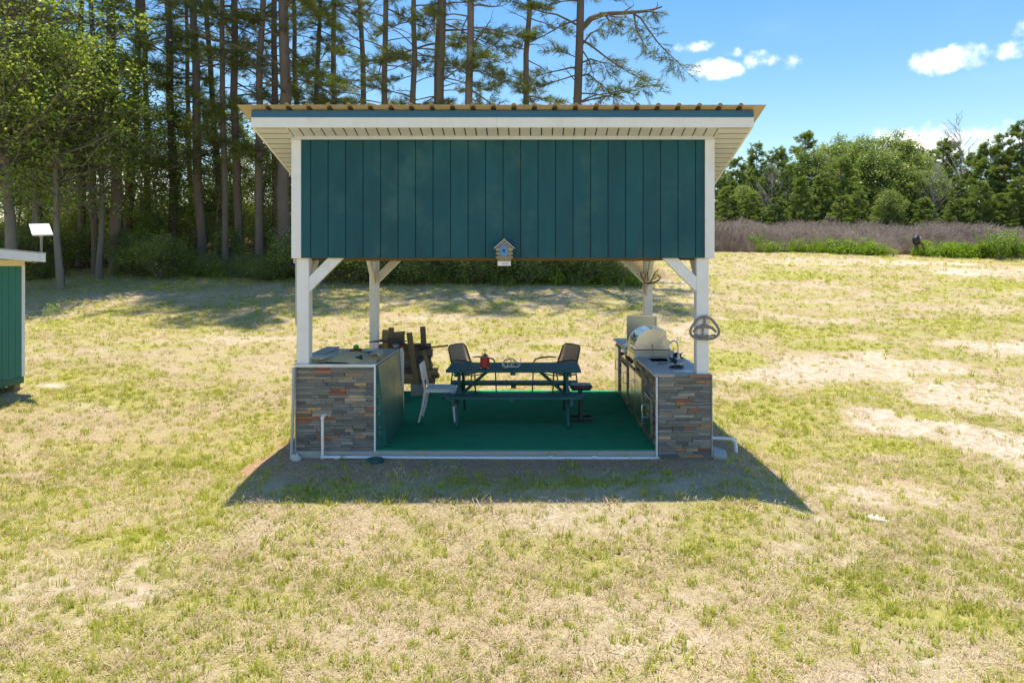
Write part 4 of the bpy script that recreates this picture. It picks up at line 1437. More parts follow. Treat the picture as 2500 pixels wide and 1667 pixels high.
def log_mesh(kind, seed):
    r2 = random.Random(seed)
    n = 12
    L = .5
    mb = MB()
    prof = []
    for k in range(n):
        a = 2 * math.pi * k / n
        if kind == 'round':
            r = 1 + r2.uniform(-.08, .08)
            prof.append((r * math.cos(a), r * math.sin(a)))
        else:
            # a split quarter or half: two flat faces and a bark arc
            prof = [(-.95, -.55), (.95, -.6), (1.0, -.25), (.78, .35), (.35, .72), (-.2, .80), (-.7, .45), (-.98, -.1)]
            prof = [(x + r2.uniform(-.07, .07), y + r2.uniform(-.07, .07)) for x, y in prof]
            break
    vs, fs = [], []
    segs = 7
    n = len(prof)
    for i in range(segs):
        x = -L + 2 * L * i / (segs - 1)
        dy, dz = r2.uniform(-.05, .05), r2.uniform(-.05, .05)
        for (u, v) in prof:
            k = 1 + r2.uniform(-.05, .05)
            vs.append((x + (r2.uniform(-.02, .02) if i in (0, segs - 1) else 0), u * k + dy, v * k + dz))
    for i in range(segs - 1):
        for k in range(n):
            a, b = i * n + k, i * n + (k + 1) % n
            fs.append((a, b, b + n, a + n))
    fs += [tuple(range(n - 1, -1, -1)), tuple(range((segs - 1) * n, segs * n))]
    mb.add(vs, fs)
    me = mesh_of('log', mb, smooth=False)
    me.materials.append(M_BARK if kind == 'round' else M_SPLIT)
    return me


LOGS = [log_mesh('round', 1), log_mesh('round', 2), log_mesh('split', 3), log_mesh('split', 4), log_mesh('split', 5)]


def log(i, px, py, D, L, r, rx=0.0, rz=0.0, label=None, ry=0.0):
    p = P(px, py, D)
    o = bpy.data.objects.new('firewood_log', LOGS[i])
    col.objects.link(o)
    o.location = p
    o.rotation_euler = (rx, ry, rz)
    o.scale = (L, r, r)
    tag(o, label or ('barked round log' if i < 2 else 'split brown log') + ' stacked in the firewood rack behind the counter', 'log', 'firewood logs in the rack')
    return o


big = [(0, 1010, 862, 11.35, .62, .075), (1, 1008, 885, 11.30, .60, .09), (0, 1000, 905, 11.35, .56, .07), (1, 1015, 846, 11.4, .5, .055),
       (0, 1006, 873, 11.62, .60, .09), (0, 1012, 897, 11.60, .60, .08), (1, 960, 870, 11.35, .6, .09), (0, 955, 893, 11.4, .6, .09), (0, 952, 912, 11.4, .6, .07)]
for k, (i, px, py, D, L, r) in enumerate(big):
    log(i, px, py, D, L, r, rx=k * 1.1, rz=rg.uniform(-.06, .06))
spl = [(2, 1008, 919, 11.25, .60, .065), (3, 1043, 906, 11.3, .34, .075), (4, 1050, 917, 11.4, .30, .06), (2, 978, 921, 11.3, .5, .055), (4, 1022, 922, 11.5, .55, .05), (3, 1000, 912, 11.55, .6, .06)]
for k, (i, px, py, D, L, r) in enumerate(spl):
    log(i, px, py, D, L, r, rx=rg.uniform(-.3, .3), rz=rg.uniform(-.08, .08))
log(3, 961, 818, 11.45, .36, .075, rx=.1, rz=.05, ry=-.06, label='broad split slab on top of the firewood behind the counter')
log(1, 962, 836, 11.45, .34, .095, rx=.6, label='dark barked log under the split slab behind the counter')
log(1, 957, 852, 11.45, .42, .08, rx=1.6)
# dark sheet, odds and ends on the wood
sh = part('dark_tarp', MB().add([(P(905, 852, 11.1).x, 3.05, 1.015 - .10), (P(985, 852, 11.1).x, 3.05, .93), (P(995, 852, 11.1).x, 3.40, .89), (P(930, 846, 11.1).x, 3.45, .93), (P(918, 848, 11).x, 3.2, .925)],
                                [(0, 1, 2, 3, 4)]), M_BLACK)
md = sh.modifiers.new('thick', 'SOLIDIFY')
md.thickness = .012
tag(sh, 'black sheet lying over the firewood behind the counter', 'tarp')
p = P(967, 843, 11.1)
o = part('plastic_jug', MB().lathe([(.05, 0), (.055, .02), (.052, .05), (.02, .065), (.012, .08)], (p.x, p.y, p.z - .03), 14, 'z'), mat('pale_blue_plastic', (.25, .33, .42), .4), smooth=True)
tag(o, 'pale blue plastic jug on the black sheet by the firewood', 'jug')
p = P(981, 847, 11.1)
bt = thing('spray_bottle', 'small white bottle with a red cap beside the firewood', 'bottle', (p.x, p.y, p.z - .05))
part('body', MB().lathe([(.028, -.05), (.030, .0), (.022, .03), (.012, .04)], (0, 0, 0), 12), M_WPLAST, bt, local=True, smooth=True)
part('cap', MB().lathe([(.018, .04), (.018, .065), (.010, .075)], (0, 0, 0), 12), mat('red_plastic', (.6, .02, .03), .4), bt, local=True, smooth=True)
AX = thing('splitting_maul', 'black handled tool with an orange grip lying across the firewood', 'maul', P(1035, 848, 11.2))
a, b, c = P(1032, 849, 11.25), P(1062, 847, 11.15), P(1093, 843.5, 11.05)
part('shaft', MB().tube([a, b], .013, 8), M_BLACK, AX, smooth=True)
part('grip', MB().tube([b, b.lerp(c, .8), c], [.015, .016, .020], 8), M_ORANGE, AX, smooth=True)
part('head', MB().bar(P(1026, 846, 11.25), P(1036, 853, 11.25), .05, .05), M_BLACK, AX, bevel=.006)
p = P(1026, 843, 11.4)
o = part('rusty_pan', MB().lathe([(.05, 0), (.10, .012), (.115, .04), (.108, .04), (.095, .02), (.04, .012)], (p.x, p.y, p.z - .02), 20), M_RUST, smooth=True)
tag(o, 'round rusty brown pan on top of the firewood', 'pan')
p = P(985, 965, 11.0)
o = part('brown_log_end', MB().lathe([(.085, 0), (.092, .02), (.088, .17), (.08, .18)], (-1.74, 2.75, .012), 14), M_SPLIT)
tag(o, 'short brown log standing on the carpet behind the counter', 'log')

# ---------------------------------------------------------------- shed at the left
SX, SYF = -8.14, 3.50        # its right-hand wall and far corner
gz = hz(SX, SYF)
SZ0, SZ1 = .30, 2.13
SHD = thing('garden_shed', 'green board shed with white trim and low roof at the lawn edge', 'shed', (-9.6, 1.0, gz))
part('wall_backing', MB().box((-11.0, -1.9, SZ0), (SX - .02, SYF - .02, SZ1 + .15)), M_TEALDARK, SHD)
y = SYF - .056
while y > -1.9:
    part('siding_board', MB().box((SX - .019, y - .137, SZ0 - .01), (SX, y - .003, SZ1)), M_SHEDG, SHD, bevel=.002)
    y -= .140
x = SX - .10
while x > -10.9:
    part('siding_board', MB().box((x - .137, SYF - .019, SZ0 - .01), (x - .003, SYF, SZ1)), M_SHEDG, SHD)
    part('siding_board', MB().box((x - .137, -1.92, SZ0 - .01), (x - .003, -1.90, SZ1)), M_SHEDG, SHD)
    x -= .140
part('corner_board', MB().box((SX - .10, SYF - .0185, SZ0), (SX + .010, SYF + .010, SZ1 + .02)).box((SX - .0185, SYF - .055, SZ0), (SX + .009, SYF - .019, SZ1 + .02)), M_WHITE, SHD)
part('frieze_board', MB().box((SX - .018, -1.9, SZ1), (SX + .012, SYF - .0, SZ1 + .10)), M_CREAM, SHD)
part('skid', MB().box((-11.0, -1.9, SZ0 - .12), (SX + .006, SYF - .01, SZ0 - .011)), M_SHEDBASE, SHD)
for (x, y) in ((SX - .08, SYF - .12), (SX - .08, 1.6), (SX - .08, -.2), (-10.8, SYF - .12), (-10.8, 0)):
    part('pier', MB().box((x - .06, y - .06, hz(x, y) - .15), (x + .06, y + .06, SZ0 - .121)), M_OLDWOOD, SHD)
zr1 = lambda y: 2.36 + .05 * (SYF - y)
rx0, rx1, ry0, ry1 = -11.3, SX + .30, -2.3, SYF + .10
part('roof', MB().hexa([(rx0, ry0, zr1(ry0) - .02), (rx1, ry0, zr1(ry0) - .02), (rx1, ry1, zr1(ry1) - .02), (rx0, ry1, zr1(ry1) - .02),
                        (rx0, ry0, zr1(ry0)), (rx1, ry0, zr1(ry0)), (rx1, ry1, zr1(ry1)), (rx0, ry1, zr1(ry1))]), M_GREYPVC, SHD)
part('fascia', MB().hexa([(rx1 - .03, ry0, zr1(ry0) - .16), (rx1 - .004, ry0, zr1(ry0) - .16), (rx1 - .004, ry1 - .004, zr1(ry1) - .16), (rx1 - .03, ry1 - .004, zr1(ry1) - .16),
                          (rx1 - .03, ry0, zr1(ry0) - .021), (rx1 - .004, ry0, zr1(ry0) - .021), (rx1 - .004, ry1 - .004, zr1(ry1) - .021), (rx1 - .03, ry1 - .004, zr1(ry1) - .021)]), M_WHITE, SHD)
part('fascia', MB().box((rx0, ry1 - .03, zr1(ry1) - .155), (rx1 - .031, ry1 - .006, zr1(ry1) - .022)), M_WHITE, SHD)
part('soffit', MB().hexa([(SX - .2, ry0, zr1(ry0) - .13), (rx1 - .031, ry0, zr1(ry0) - .13), (rx1 - .031, ry1 - .031, zr1(ry1) - .13), (SX - .2, ry1 - .031, zr1(ry1) - .13),
                          (SX - .2, ry0, zr1(ry0) - .12), (rx1 - .031, ry0, zr1(ry0) - .12), (rx1 - .031, ry1 - .031, zr1(ry1) - .12), (SX - .2, ry1 - .031, zr1(ry1) - .12)]), M_CREAM, SHD)
# flat antenna on a bent pole at the eave
D = SYF + .02 - CAMY
AT = thing('flat_antenna', 'white flat rectangular antenna panel on a bent pole at the shed eave', 'antenna', P(100, 620, D))
part('pole', MB().tube([P(84, 636, D), P(90, 632, D), P(98, 624, D), P(101, 616, D), P(101, 572, D)], .019, 10), M_GREYMET, AT, smooth=True)
part('bracket', MB().bar(P(82, 622, D), P(84, 642, D), .07, .03, (1, 0, 0)), M_GREYMET, AT)
a, b, c, d = P(72, 550, D + .05), P(121, 549, D + .05), P(131, 575, D - .16), P(80, 576, D - .16)
nrm = (b - a).cross(d - a).normalized()
if nrm.z < 0:
    nrm = -nrm
part('panel', MB().hexa([d, c, b, a, d + nrm * .03, c + nrm * .03, b + nrm * .03, a + nrm * .03]), mat('antenna_white', (.88, .88, .88), .4, var=.01), AT, bevel=.004)
part('mast_clamp', MB().tube([P(101, 580, D), P(101, 562, D - .02)], .028, 10), M_GREYMET, AT)

# ---------------------------------------------------------------- plants: numpy generators
def tubes_np(paths, sides=5):
    """paths: list of (pts (n,3), radii (n)) -> V, quads"""
    VV, FF, off = [], [], 0
    for pts, rad in paths:
        pts = np.asarray(pts, float)
        n = len(pts)
        d = np.gradient(pts, axis=0)
        d /= np.linalg.norm(d, axis=1, keepdims=True) + 1e-9
        ref = np.where(np.abs(d[:, 2:3]) > .9, np.array([[1., 0, 0]]), np.array([[0, 0, 1.]]))
        s = np.cross(d, ref)
        s /= np.linalg.norm(s, axis=1, keepdims=True) + 1e-9
        u = np.cross(s, d)
        a = np.arange(sides) * 2 * math.pi / sides
        ring = pts[:, None, :] + np.asarray(rad)[:, None, None] * (s[:, None, :] * np.cos(a)[None, :, None] + u[:, None, :] * np.sin(a)[None, :, None])
        VV.append(ring.reshape(-1, 3))
        i = np.arange(n - 1)[:, None] * sides
        k = np.arange(sides)[None, :]
        k2 = (k + 1) % sides
        FF.append((np.stack([i + k, i + k2, i + k2 + sides, i + k + sides], 2).reshape(-1, 4)) + off)
        off += n * sides
    return np.concatenate(VV), np.concatenate(FF)


def rand_dirs(rs, n):
    v = rs.normal(size=(n, 3))
    return v / np.linalg.norm(v, axis=1, keepdims=True)


def needles_np(rs, pos, dirs, per, length, width, spread=.75):
    n = len(pos)
    p = np.repeat(pos, per, 0)
    d = np.repeat(dirs, per, 0) + spread * rand_dirs(rs, n * per)
    d /= np.linalg.norm(d, axis=1, keepdims=True)
    L = length * rs.uniform(.7, 1.15, (n * per, 1))
    s = np.cross(d, rand_dirs(rs, n * per))
    s /= np.linalg.norm(s, axis=1, keepdims=True) + 1e-9
    w = width * .5
    tip = p + d * L
    tip[:, 2] -= .12 * L[:, 0]
    V = np.stack([p - s * w * .6, p + s * w * .6, tip + s * w * .5, tip - s * w * .5], 1).reshape(-1, 3)
    F = np.arange(n * per * 4).reshape(-1, 4)
    t = np.repeat(np.clip(np.repeat(rs.rand(n), per) * .7 + rs.rand(n * per) * .3, 0, 1), 4)
    return V, F, t


def leaves_np(rs, pos, size, up=.35, tintbase=None):
    n = len(pos)
    nrm = rand_dirs(rs, n)
    nrm[:, 2] = np.abs(nrm[:, 2]) + up
    nrm /= np.linalg.norm(nrm, axis=1, keepdims=True)
    a = np.cross(nrm, rand_dirs(rs, n))
    a /= np.linalg.norm(a, axis=1, keepdims=True) + 1e-9
    b = np.cross(nrm, a)
    s = (size * rs.uniform(.6, 1.25, (n, 1)))
    fold = nrm * s * .16
    V = np.stack([pos - a * s * .5, pos + b * s * .33 + fold, pos + a * s * .55, pos - b * s * .33 + fold], 1).reshape(-1, 3)
    F = np.arange(n * 4).reshape(-1, 4)
    t = rs.rand(n) if tintbase is None else np.clip(tintbase + rs.uniform(-.25, .25, n), 0, 1)
    return V, F, np.repeat(t, 4)


def pine_meshes(seed, H, r0, z_first, z_crown, L, dens=1.0, per=12, nl=.24, nw=.017, young=False, top=False):
    rs = np.random.RandomState(seed)
    k = 16
    zz = np.linspace(-.4, H, k)
    wob = np.cumsum(rs.normal(0, .05, (k, 2)), 0)
    wob -= wob[1]
    tr = np.column_stack([wob, zz])
    rad = r0 * (1 - .82 * np.clip(zz / H, 0, 1) ** 1.1) + r0 * .35 * np.exp(-np.clip(zz, 0, 9) / .35)
    big = [(tr, rad)]
    small = []
    tp, td = [], []

    def at(z):
        return np.array([np.interp(z, zz, tr[:, 0]), np.interp(z, zz, tr[:, 1]), z])
    z = z_first
    while z < H - .15:
        frac = (z - z_crown) / (H - z_crown)
        if z < z_crown:
            step, ln, leafy = (rs.uniform(.19, .42) if z < 12 else rs.uniform(.5, 1.0)) / dens, L * rs.uniform(.35, 1.0), rs.rand() < .74
        else:
            step = rs.uniform(.10, .24) / dens if z < 12.2 else rs.uniform(.4, .75)
            ln = L * max(.12, (1 - frac ** 1.4)) * rs.uniform(.6, 1.1) * (1.0 if z < 12.2 else .88)
            leafy = True
            if top and z > 18.0:
                step = rs.uniform(.12, .26)
                ln = L * max(.2, 1.15 - frac ** 2) * rs.uniform(.6, 1.1)
        if young:
            step = rs.uniform(.05, .10) / dens
            f = z / H
            ln = L * (1 - f) ** .8 * rs.uniform(.6, 1.1) * (0.55 + .45 * min(1, f * 5)) + .15
            leafy = True
        az = rs.uniform(0, 2 * math.pi)
        el = rs.uniform(-.30, .50) if not young else rs.uniform(.05, .55) + .5 * z / H
        m = 7
        t = np.linspace(0, 1, m)
        o = at(z)
        hd = np.array([math.cos(az), math.sin(az), 0])
        bend = rs.uniform(-.25, .25)
        pd = np.array([-hd[1], hd[0], 0])
        pts = o + np.outer(t * ln, hd) + np.outer(bend * ln * t * t, pd)
        pts[:, 2] += ln * (math.tan(el) * t - .38 * t * t + .22 * t ** 3) + rs.normal(0, .02 * ln, m) * t
        br = .010 + .011 * ln
        big.append((pts, np.linspace(br, .006, m)))
        nt = int(3 + ln * 9.0) if not young else int(5 + ln * 9)
        for q in range(nt):
            tt = rs.uniform(.22 if young else .35, 1.0)
            b0 = np.array([np.interp(tt, t, pts[:, c]) for c in range(3)])
            sd = hd * rs.uniform(.3, 1) + pd * rs.uniform(-1, 1) + np.array([0, 0, rs.uniform(-.25, .45)])
            sd /= np.linalg.norm(sd)
            tl = rs.uniform(.2, .62) * (1 if not young else .7)
            e = b0 + sd * tl
            midp = (b0 + e) / 2 + np.array([0, 0, -.05 * tl])
            if leafy or rs.rand() < .5:
                small.append((np.array([b0, midp, e]), np.array([.007, .006, .004])))
            if leafy:
                for f in (.45, .72, 1.0):
                    if rs.rand() < .9:
                        tp.append(b0 + (e - b0) * f)
                        td.append(sd + np.array([0, 0, .25]))
        if leafy:
            tp.append(pts[-1])
            td.append(hd + np.array([0, 0, .3]))
        z += step
    V1, F1 = tubes_np(big[:1], 10)
    V2, F2 = tubes_np(big[1:], 5)
    V3, F3 = tubes_np(small, 3)
    V = np.concatenate([V1, V2, V3])
    trunk = np_mesh('trunk', V, [F1, F2 + len(V1), F3 + len(V1) + len(V2)], smooth=True)
    trunk.materials.append(M_PBARK)
    tp, td = np.array(tp), np.array(td)
    Vn, Fn, tn = needles_np(rs, tp, td, per, nl, nw)
    crown = np_mesh('crown', Vn, [Fn], {'tint': tn})
    crown.materials.append(M_YNEEDLE if young else M_NEEDLE)
    return trunk, crown


def broad_meshes(seed, H, r0, crown_lo, rx, nclump, per, leaf, m_leaf, m_bark, dead=0.1, multi=1):
    rs = np.random.RandomState(seed)
    zz = np.linspace(-.3, H * .92, 10)
    big, small = [], []
    stems = []
    for s in range(multi):
        wob = np.cumsum(rs.normal(0, .07 * H / 8, (10, 2)), 0)
        wob -= wob[0]
        if multi > 1:
            a = rs.uniform(0, 6.28)
            wob += np.outer(np.linspace(0, 1, 10), [math.cos(a) * rx * .5, math.sin(a) * rx * .5])
        tr = np.column_stack([wob, zz])
        rr = r0 / math.sqrt(multi)
        big.append((tr, rr * (1 - .88 * np.linspace(0, 1, 10)) + .25 * rr * np.exp(-np.clip(zz, 0, 9) / .3)))
        stems.append(tr)
    pos, tint = [], []
    for c in range(nclump):
        # a spot in the crown's volume, more of them near its skin
        d = rand_dirs(rs, 1)[0]
        rad = rs.uniform(.25, 1) ** .55
        lump = .72 + .55 * float(fbm(d[0] * 1.7 + seed, d[1] * 1.7 + d[2] * 2.1, seed, 3))
        ch = (H - crown_lo) / 2
        p = np.array([d[0] * rx * rad * lump, d[1] * rx * rad * lump, crown_lo + ch + d[2] * ch * rad * min(lump, 1.02)])
        tr = stems[rs.randint(len(stems))]
        z0 = np.clip(p[2] - rs.uniform(.3, .9) * np.hypot(p[0], p[1]) * .7, crown_lo * .7, H * .85)
        b0 = np.array([np.interp(z0, tr[:, 2], tr[:, 0]), np.interp(z0, tr[:, 2], tr[:, 1]), z0])
        m1 = b0 * .55 + p * .45 + rs.normal(0, .12, 3)
        m1[2] -= .05 * np.linalg.norm(p - b0)
        ln = np.linalg.norm(p - b0)
        path = np.array([b0, (b0 + m1) / 2, m1, (m1 + p) / 2 + rs.normal(0, .05, 3), p])
        (big if c % 4 == 0 else small).append((path, np.linspace(.008 + .010 * ln, .004, 5)))
        if rs.rand() < dead:
            for q in range(3):
                e = p + rand_dirs(rs, 1)[0] * rs.uniform(.2, .6)
                small.append((np.array([m1, (m1 + e) / 2 + rs.normal(0, .08, 3), e]), np.array([.006, .005, .003])))
            continue
        sp = rs.uniform(.22, .42) * (rx / 3.0) ** .3
        k = int(per * rs.uniform(.5, 1.4))
        pts = p + rs.normal(0, 1, (k, 3)) * np.array([sp, sp, sp * .55])
        pos.append(pts)
        tint.append(np.full(k, rs.uniform(.15, .85)))
        for q in range(3):
            e = pts[rs.randint(k)]
            small.append((np.array([p * .6 + m1 * .4, (p + e) / 2, e]), np.array([.005, .004, .003])))
    V1, F1 = tubes_np(big, 7)
    V2, F2 = tubes_np(small, 3)
    trunk = np_mesh('trunk', np.concatenate([V1, V2]), [F1, F2 + len(V1)], smooth=True)
    trunk.materials.append(m_bark)
    V, F, t = leaves_np(rs, np.concatenate(pos), leaf, tintbase=np.concatenate(tint))
    crown = np_mesh('crown', V, [F], {'tint': t})
    crown.materials.append(m_leaf)
    return trunk, crown


def plant(name, label, cat, meshes, base, rz, sc, group=None, tilt=(0, 0), names=('trunk', 'crown')):
    r = thing(name, label, cat, base, 0, group)
    r.rotation_euler = (tilt[1], tilt[0], rz)
    r.rotation_mode = 'ZXY' if False else 'XYZ'
    r.scale = sc if hasattr(sc, '__len__') else (sc, sc, sc)
    for nm, me in zip(names, meshes):
        if me is not None:
            inst(nm, me, r)
    return r


prs = np.random.RandomState(99)
PINES = [pine_meshes(101, 26, .20, 4.6, 16, 3.3), pine_meshes(102, 27, .20, 5.6, 17, 3.2), pine_meshes(103, 25, .20, 4.0, 15.5, 3.1), pine_meshes(104, 28, .20, 6.4, 17.5, 3.4, .95)]
PINES_TOP = [pine_meshes(105, 27, .20, 4.8, 16, 3.4, top=True), pine_meshes(106, 28, .20, 5.4, 17, 3.4, top=True)]
# (x at the foot, x at the picture's top, trunk width in px, depth)
PINE_LIST = [(199, 205, 16, 27.5), (234, 215, 12, 25.2), (283, 262, 24, 25.4), (308, 324, 18, 28), (366, 350, 14, 30), (422, 420, 18, 27.4), (495, 480, 20, 26.6), (470, 455, 10, 31),
             (548, 513, 15, 29), (551, 532, 11, 25.2), (587, 565, 18, 26.4), (632, 636, 17, 25.6), (694, 692, 27, 25.0), (671, 672, 17, 27.2), (738, 725, 14, 29), (758, 786, 12, 28), (902, 888, 15, 29),
             (936, 942, 16, 26), (1003, 1005, 16, 25.2), (1060, 1076, 22, 25.0), (1054, 1066, 16, 27), (1137, 1145, 20, 24.6), (1268, 1294, 17, 25.2), (1393, 1419, 22, 24.8),
             (90, 90, 18, 28), (820, 815, 15, 32), (-60, -60, 22, 28)]
order = [0, 1, 2, 3]
for k, (pb, pt, w, D) in enumerate(PINE_LIST):
    b = atx(pb, D)
    r = w * D / FPX / 2
    sc = max(.6, r / .175)
    lean_x = (pt - pb) * D / FPX / max(4.0, (P(0, 0, D).z - b.z))
    kind = k % 4
    near = D < 26.5
    size = 'stout' if w >= 20 else ('middling' if w >= 15 else 'slender')
    pose = 'leaning towards the open field' if pt - pb > 9 else ('leaning towards the shed' if pt - pb < -9 else 'straight')
    where = 'behind the shed' if pb < 180 else ('between shed and pavilion' if pb < 720 else 'rising behind the pavilion roof')
    row = 'front row' if D < 26 else ('second row' if D < 28.5 else ('third row' if D < 31 else 'far row'))
    lab = '%s %s pine of the %s, %s' % (size, pose, row, where)
    plant('pine_tree', lab, 'pine tree', PINES_TOP[k % 2] if near and 330 < pb < 760 else PINES[kind], b - Vector((0, 0, .1)), 0.0, (sc, sc, 1.0 if sc > .8 else .85), 'pines of the wood', tilt=(math.atan(lean_x), prs.uniform(-.02, .02)))
# turn the copies so that no two alike stand the same way
pines = [o for o in col.objects if o.name.startswith('pine_tree')]
for k, o in enumerate(pines):
    q = o.rotation_euler.to_matrix() @ Matrix.Rotation(k * 2.4, 3, 'Z')
    o.rotation_euler = q.to_euler()


# the pine at the wood's end, with its long broken limb over the roof
def limb_mesh():
    rs = np.random.RandomState(8)
    D = 24.8
    main = np.array([P(*q, D) for q in ((1412, 72), (1428, 62), (1443, 46), (1470, 36), (1500, 33), (1540, 31), (1575, 28), (1596, 24), (1616, 17))])
    big = [(main, np.linspace(.13, .03, len(main)))]
    big.append((np.array([P(*q, D) for q in ((1520, 31), (1535, 22), (1547, 14), (1545, 2))]), np.array([.035, .025, .015, .008])))
    big.append((np.array([P(*q, D) for q in ((1598, 24), (1606, 14), (1604, 5))]), np.array([.03, .02, .008])))
    tp, td, small = [], [], []

    def droop(pts, nn, jit):
        path = np.array([P(*q, D) for q in pts]) + np.array([0, 0, 0])
        path[:, 1] += np.linspace(0, -.8, len(path))
        big.append((path, np.linspace(.04, .008, len(path))))
        t = np.linspace(0, 1, len(path))
        for q in range(nn):
            tt = rs.uniform(.12, 1)
            b0 = np.array([np.interp(tt, t, path[:, c]) for c in range(3)])
            sd = rand_dirs(rs, 1)[0] * np.array([1, .8, .6]) + np.array([.15, 0, -.45])
            sd /= np.linalg.norm(sd)
            tl = rs.uniform(.25, jit)
            e = b0 + sd * tl
            small.append((np.array([b0, (b0 + e) / 2, e]), np.array([.008, .006, .004])))
            for f in (.35, .6, .8, 1):
                tp.append(b0 + (e - b0) * f)
                td.append(sd + np.array([0, 0, .15]))
    droop([(1545, 33), (1563, 48), (1580, 80), (1600, 112), (1622, 140), (1645, 165), (1660, 188)], 46, .75)
    droop([(1548, 36), (1550, 70), (1558, 100), (1572, 130), (1582, 148)], 24, .5)
    droop([(1478, 38), (1484, 55), (1500, 72), (1515, 92)], 20, .6)
    droop([(1470, 36), (1500, 52), (1525, 62)], 14, .6)
    droop([(1575, 27), (1590, 40), (1606, 52)], 14, .45)
    droop([(1405, 160), (1440, 150), (1470, 165), (1480, 195)], 26, .7)
    droop([(1400, 240), (1420, 252), (1450, 246), (1490, 240), (1540, 232), (1580, 222)], 26, .6)
    droop([(1408, 130), (1440, 88), (1462, 84), (1475, 96)], 12, .5)
    droop([(1405, 190), (1435, 185), (1465, 215), (1490, 240), (1500, 262)], 26, .7)
    V1, F1 = tubes_np(big, 8)
    V2, F2 = tubes_np(small, 3)
    tr = np_mesh('limb', np.concatenate([V1, V2]), [F1, F2 + len(V1)], smooth=True)
    tr.materials.append(M_PBARK)
    V, F, t = needles_np(rs, np.array(tp), np.array(td), 9, .17, .014)
    cr = np_mesh('foliage', V, [F], {'tint': t})
    cr.materials.append(M_NEEDLE)
    return tr, cr


endpine = min(pines, key=lambda o: (o.location - atx(1393, 24.8)).length)
endpine['label'] = 'end pine of the wood with a long broken limb reaching right'
bpy.context.view_layer.update()
ep_inv = endpine.matrix_world.inverted()
tr, cr = limb_mesh()
for me, nm in ((tr, 'limb'), (cr, 'foliage')):
    me.transform(ep_inv)
    inst(nm, me, endpine)

# broadleaf trees
BROAD = [broad_meshes(201, 11, .17, 2.4, 3.4, 250, 85, .11, M_LEAFB, M_DBARK, .28), broad_meshes(202, 8.5, .11, 2.0, 2.4, 150, 75, .10, M_LEAFB, M_DBARK, .22),
         broad_meshes(203, 6.5, .06, 1.0, 1.5, 85, 50, .10, M_LEAFB, M_DBARK, .12)]
SHRUB = [broad_meshes(211, 1.8, .035, .15, 1.1, 130, 34, .085, M_LEAFB, M_DBARK, .10, 5), broad_meshes(212, 1.3, .03, .05, 1.0, 110, 34, .075, M_LEAFB, M_DBARK, .05, 6),
         broad_meshes(213, 2.6, .04, .3, 1.0, 110, 32, .09, M_LEAFB, M_DBARK, .06, 3)]
bl = [(15, 21.4, 0, 1.15, 'big leafy oak hanging over the shed roof'), (150, 22.4, 1, 1.15, 'leafy tree with drooping bright branches behind the shed'), (-130, 21.5, 0, 1.2, 'broad oak at the end of the wood behind the shed'),
      (240, 24.0, 1, 1.1, 'leafy tree in shade beside the pine with a stout trunk'), (90, 27.5, 0, 1.05, 'tall leafy tree deep in the shady wood'), (318, 29.5, 1, .8, None), (365, 27, 2, 1.05, None), (430, 30, 2, 1.1, None), (510, 28.5, 2, 1.15, None),
      (575, 30, 2, 1.0, None), (655, 29, 2, 1.05, None), (715, 28, 2, 1.1, None), (780, 30, 2, 1.2, None), (395, 26.8, 2, .75, None), (535, 27.2, 2, .8, None), (680, 27, 2, .95, None), (565, 32, 2, .7, None), (120, 31, 2, .9, None), (200, 29, 2, .8, None), (30, 29, 2, 1.0, None), (70, 34, 1, .8, None), (160, 34.5, 2, 1.1, None), (10, 36, 2, 1.2, None), (240, 35, 2, 1.1, None), (95, 32, 2, .9, None), (900, 31, 2, 1.0, None), (-40, 33, 0, 1.0, None)]
SAPP = [(60, 'behind the big oak at the shed'), (140, 'behind the shed roof'), (220, 'beside the drooping bright tree'), (320, 'around the stout leaning pine'), (380, 'just past the stout leaning pine'), (440, 'behind the bright shrubs'),
        (500, 'between two middling pines'), (560, 'in the widest gap of the wood'), (620, 'by the slender leaning pine'), (680, 'close to the pavilion eave'), (760, 'by the stout pine next to the pavilion'), (2000, 'behind the pavilion roof')]


def sapl(px, D, i):
    return '%s %s, %s' % ('slim leafy sapling' if i == 2 else 'leafy tree', 'in front' if D < 27.5 else ('midway in' if D < 31.5 else 'deep inside'), [w for lim, w in SAPP if px < lim][0])


for k, (px, D, i, s, lab) in enumerate(bl):
    plant('understory_tree' if i == 2 else 'leafy_tree', lab or sapl(px, D, i), 'tree', BROAD[i], atx(px, D) - Vector((0, 0, .1)), k * 1.7, s, 'leafy trees in the wood')
rs = np.random.RandomState(55)
sh_list = [(335, 24.6, 0, 1.1), (390, 24.2, 0, 1.15), (425, 24.6, 0, .95), (300, 25.5, 2, 1.0), (460, 25.2, 1, .9), (520, 25, 1, 1.0), (600, 24.8, 1, .9), (650, 24.3, 1, 1.1), (690, 24.4, 0, .9), (560, 26, 2, .9), (215, 26.5, 2, 1.1), (130, 26, 2, 1.0),
           (170, 28, 1, 1.2), (370, 27, 2, 1.1), (480, 27.5, 2, 1.0), (640, 27, 2, 1.1), (735, 24.2, 0, .95), (790, 24, 2, .75), (835, 23.8, 0, .9), (880, 24, 1, 1.1), (925, 23.8, 0, .85), (965, 24.2, 2, .7), (1005, 23.8, 1, 1.05),
           (1050, 24, 0, .9), (1100, 24.2, 2, .65), (1150, 23.9, 1, 1.1), (1195, 24, 0, .8), (1245, 24.2, 0, .9), (1290, 23.8, 1, 1.0), (1340, 24, 2, .65), (1385, 23.9, 0, .85), (1430, 23.8, 1, .95), (1480, 24, 0, .75), (1515, 23.7, 1, .7),
           (40, 25, 2, 1.1), (90, 24.5, 1, 1.0), (-20, 24, 2, 1.1)]
sh_list += [(70 + 46 * q, 29.5 + (q * 7 % 5) * 1.1, 2 if q % 3 else 0, 1.5 + .12 * (q * 5 % 4)) for q in range(15)]
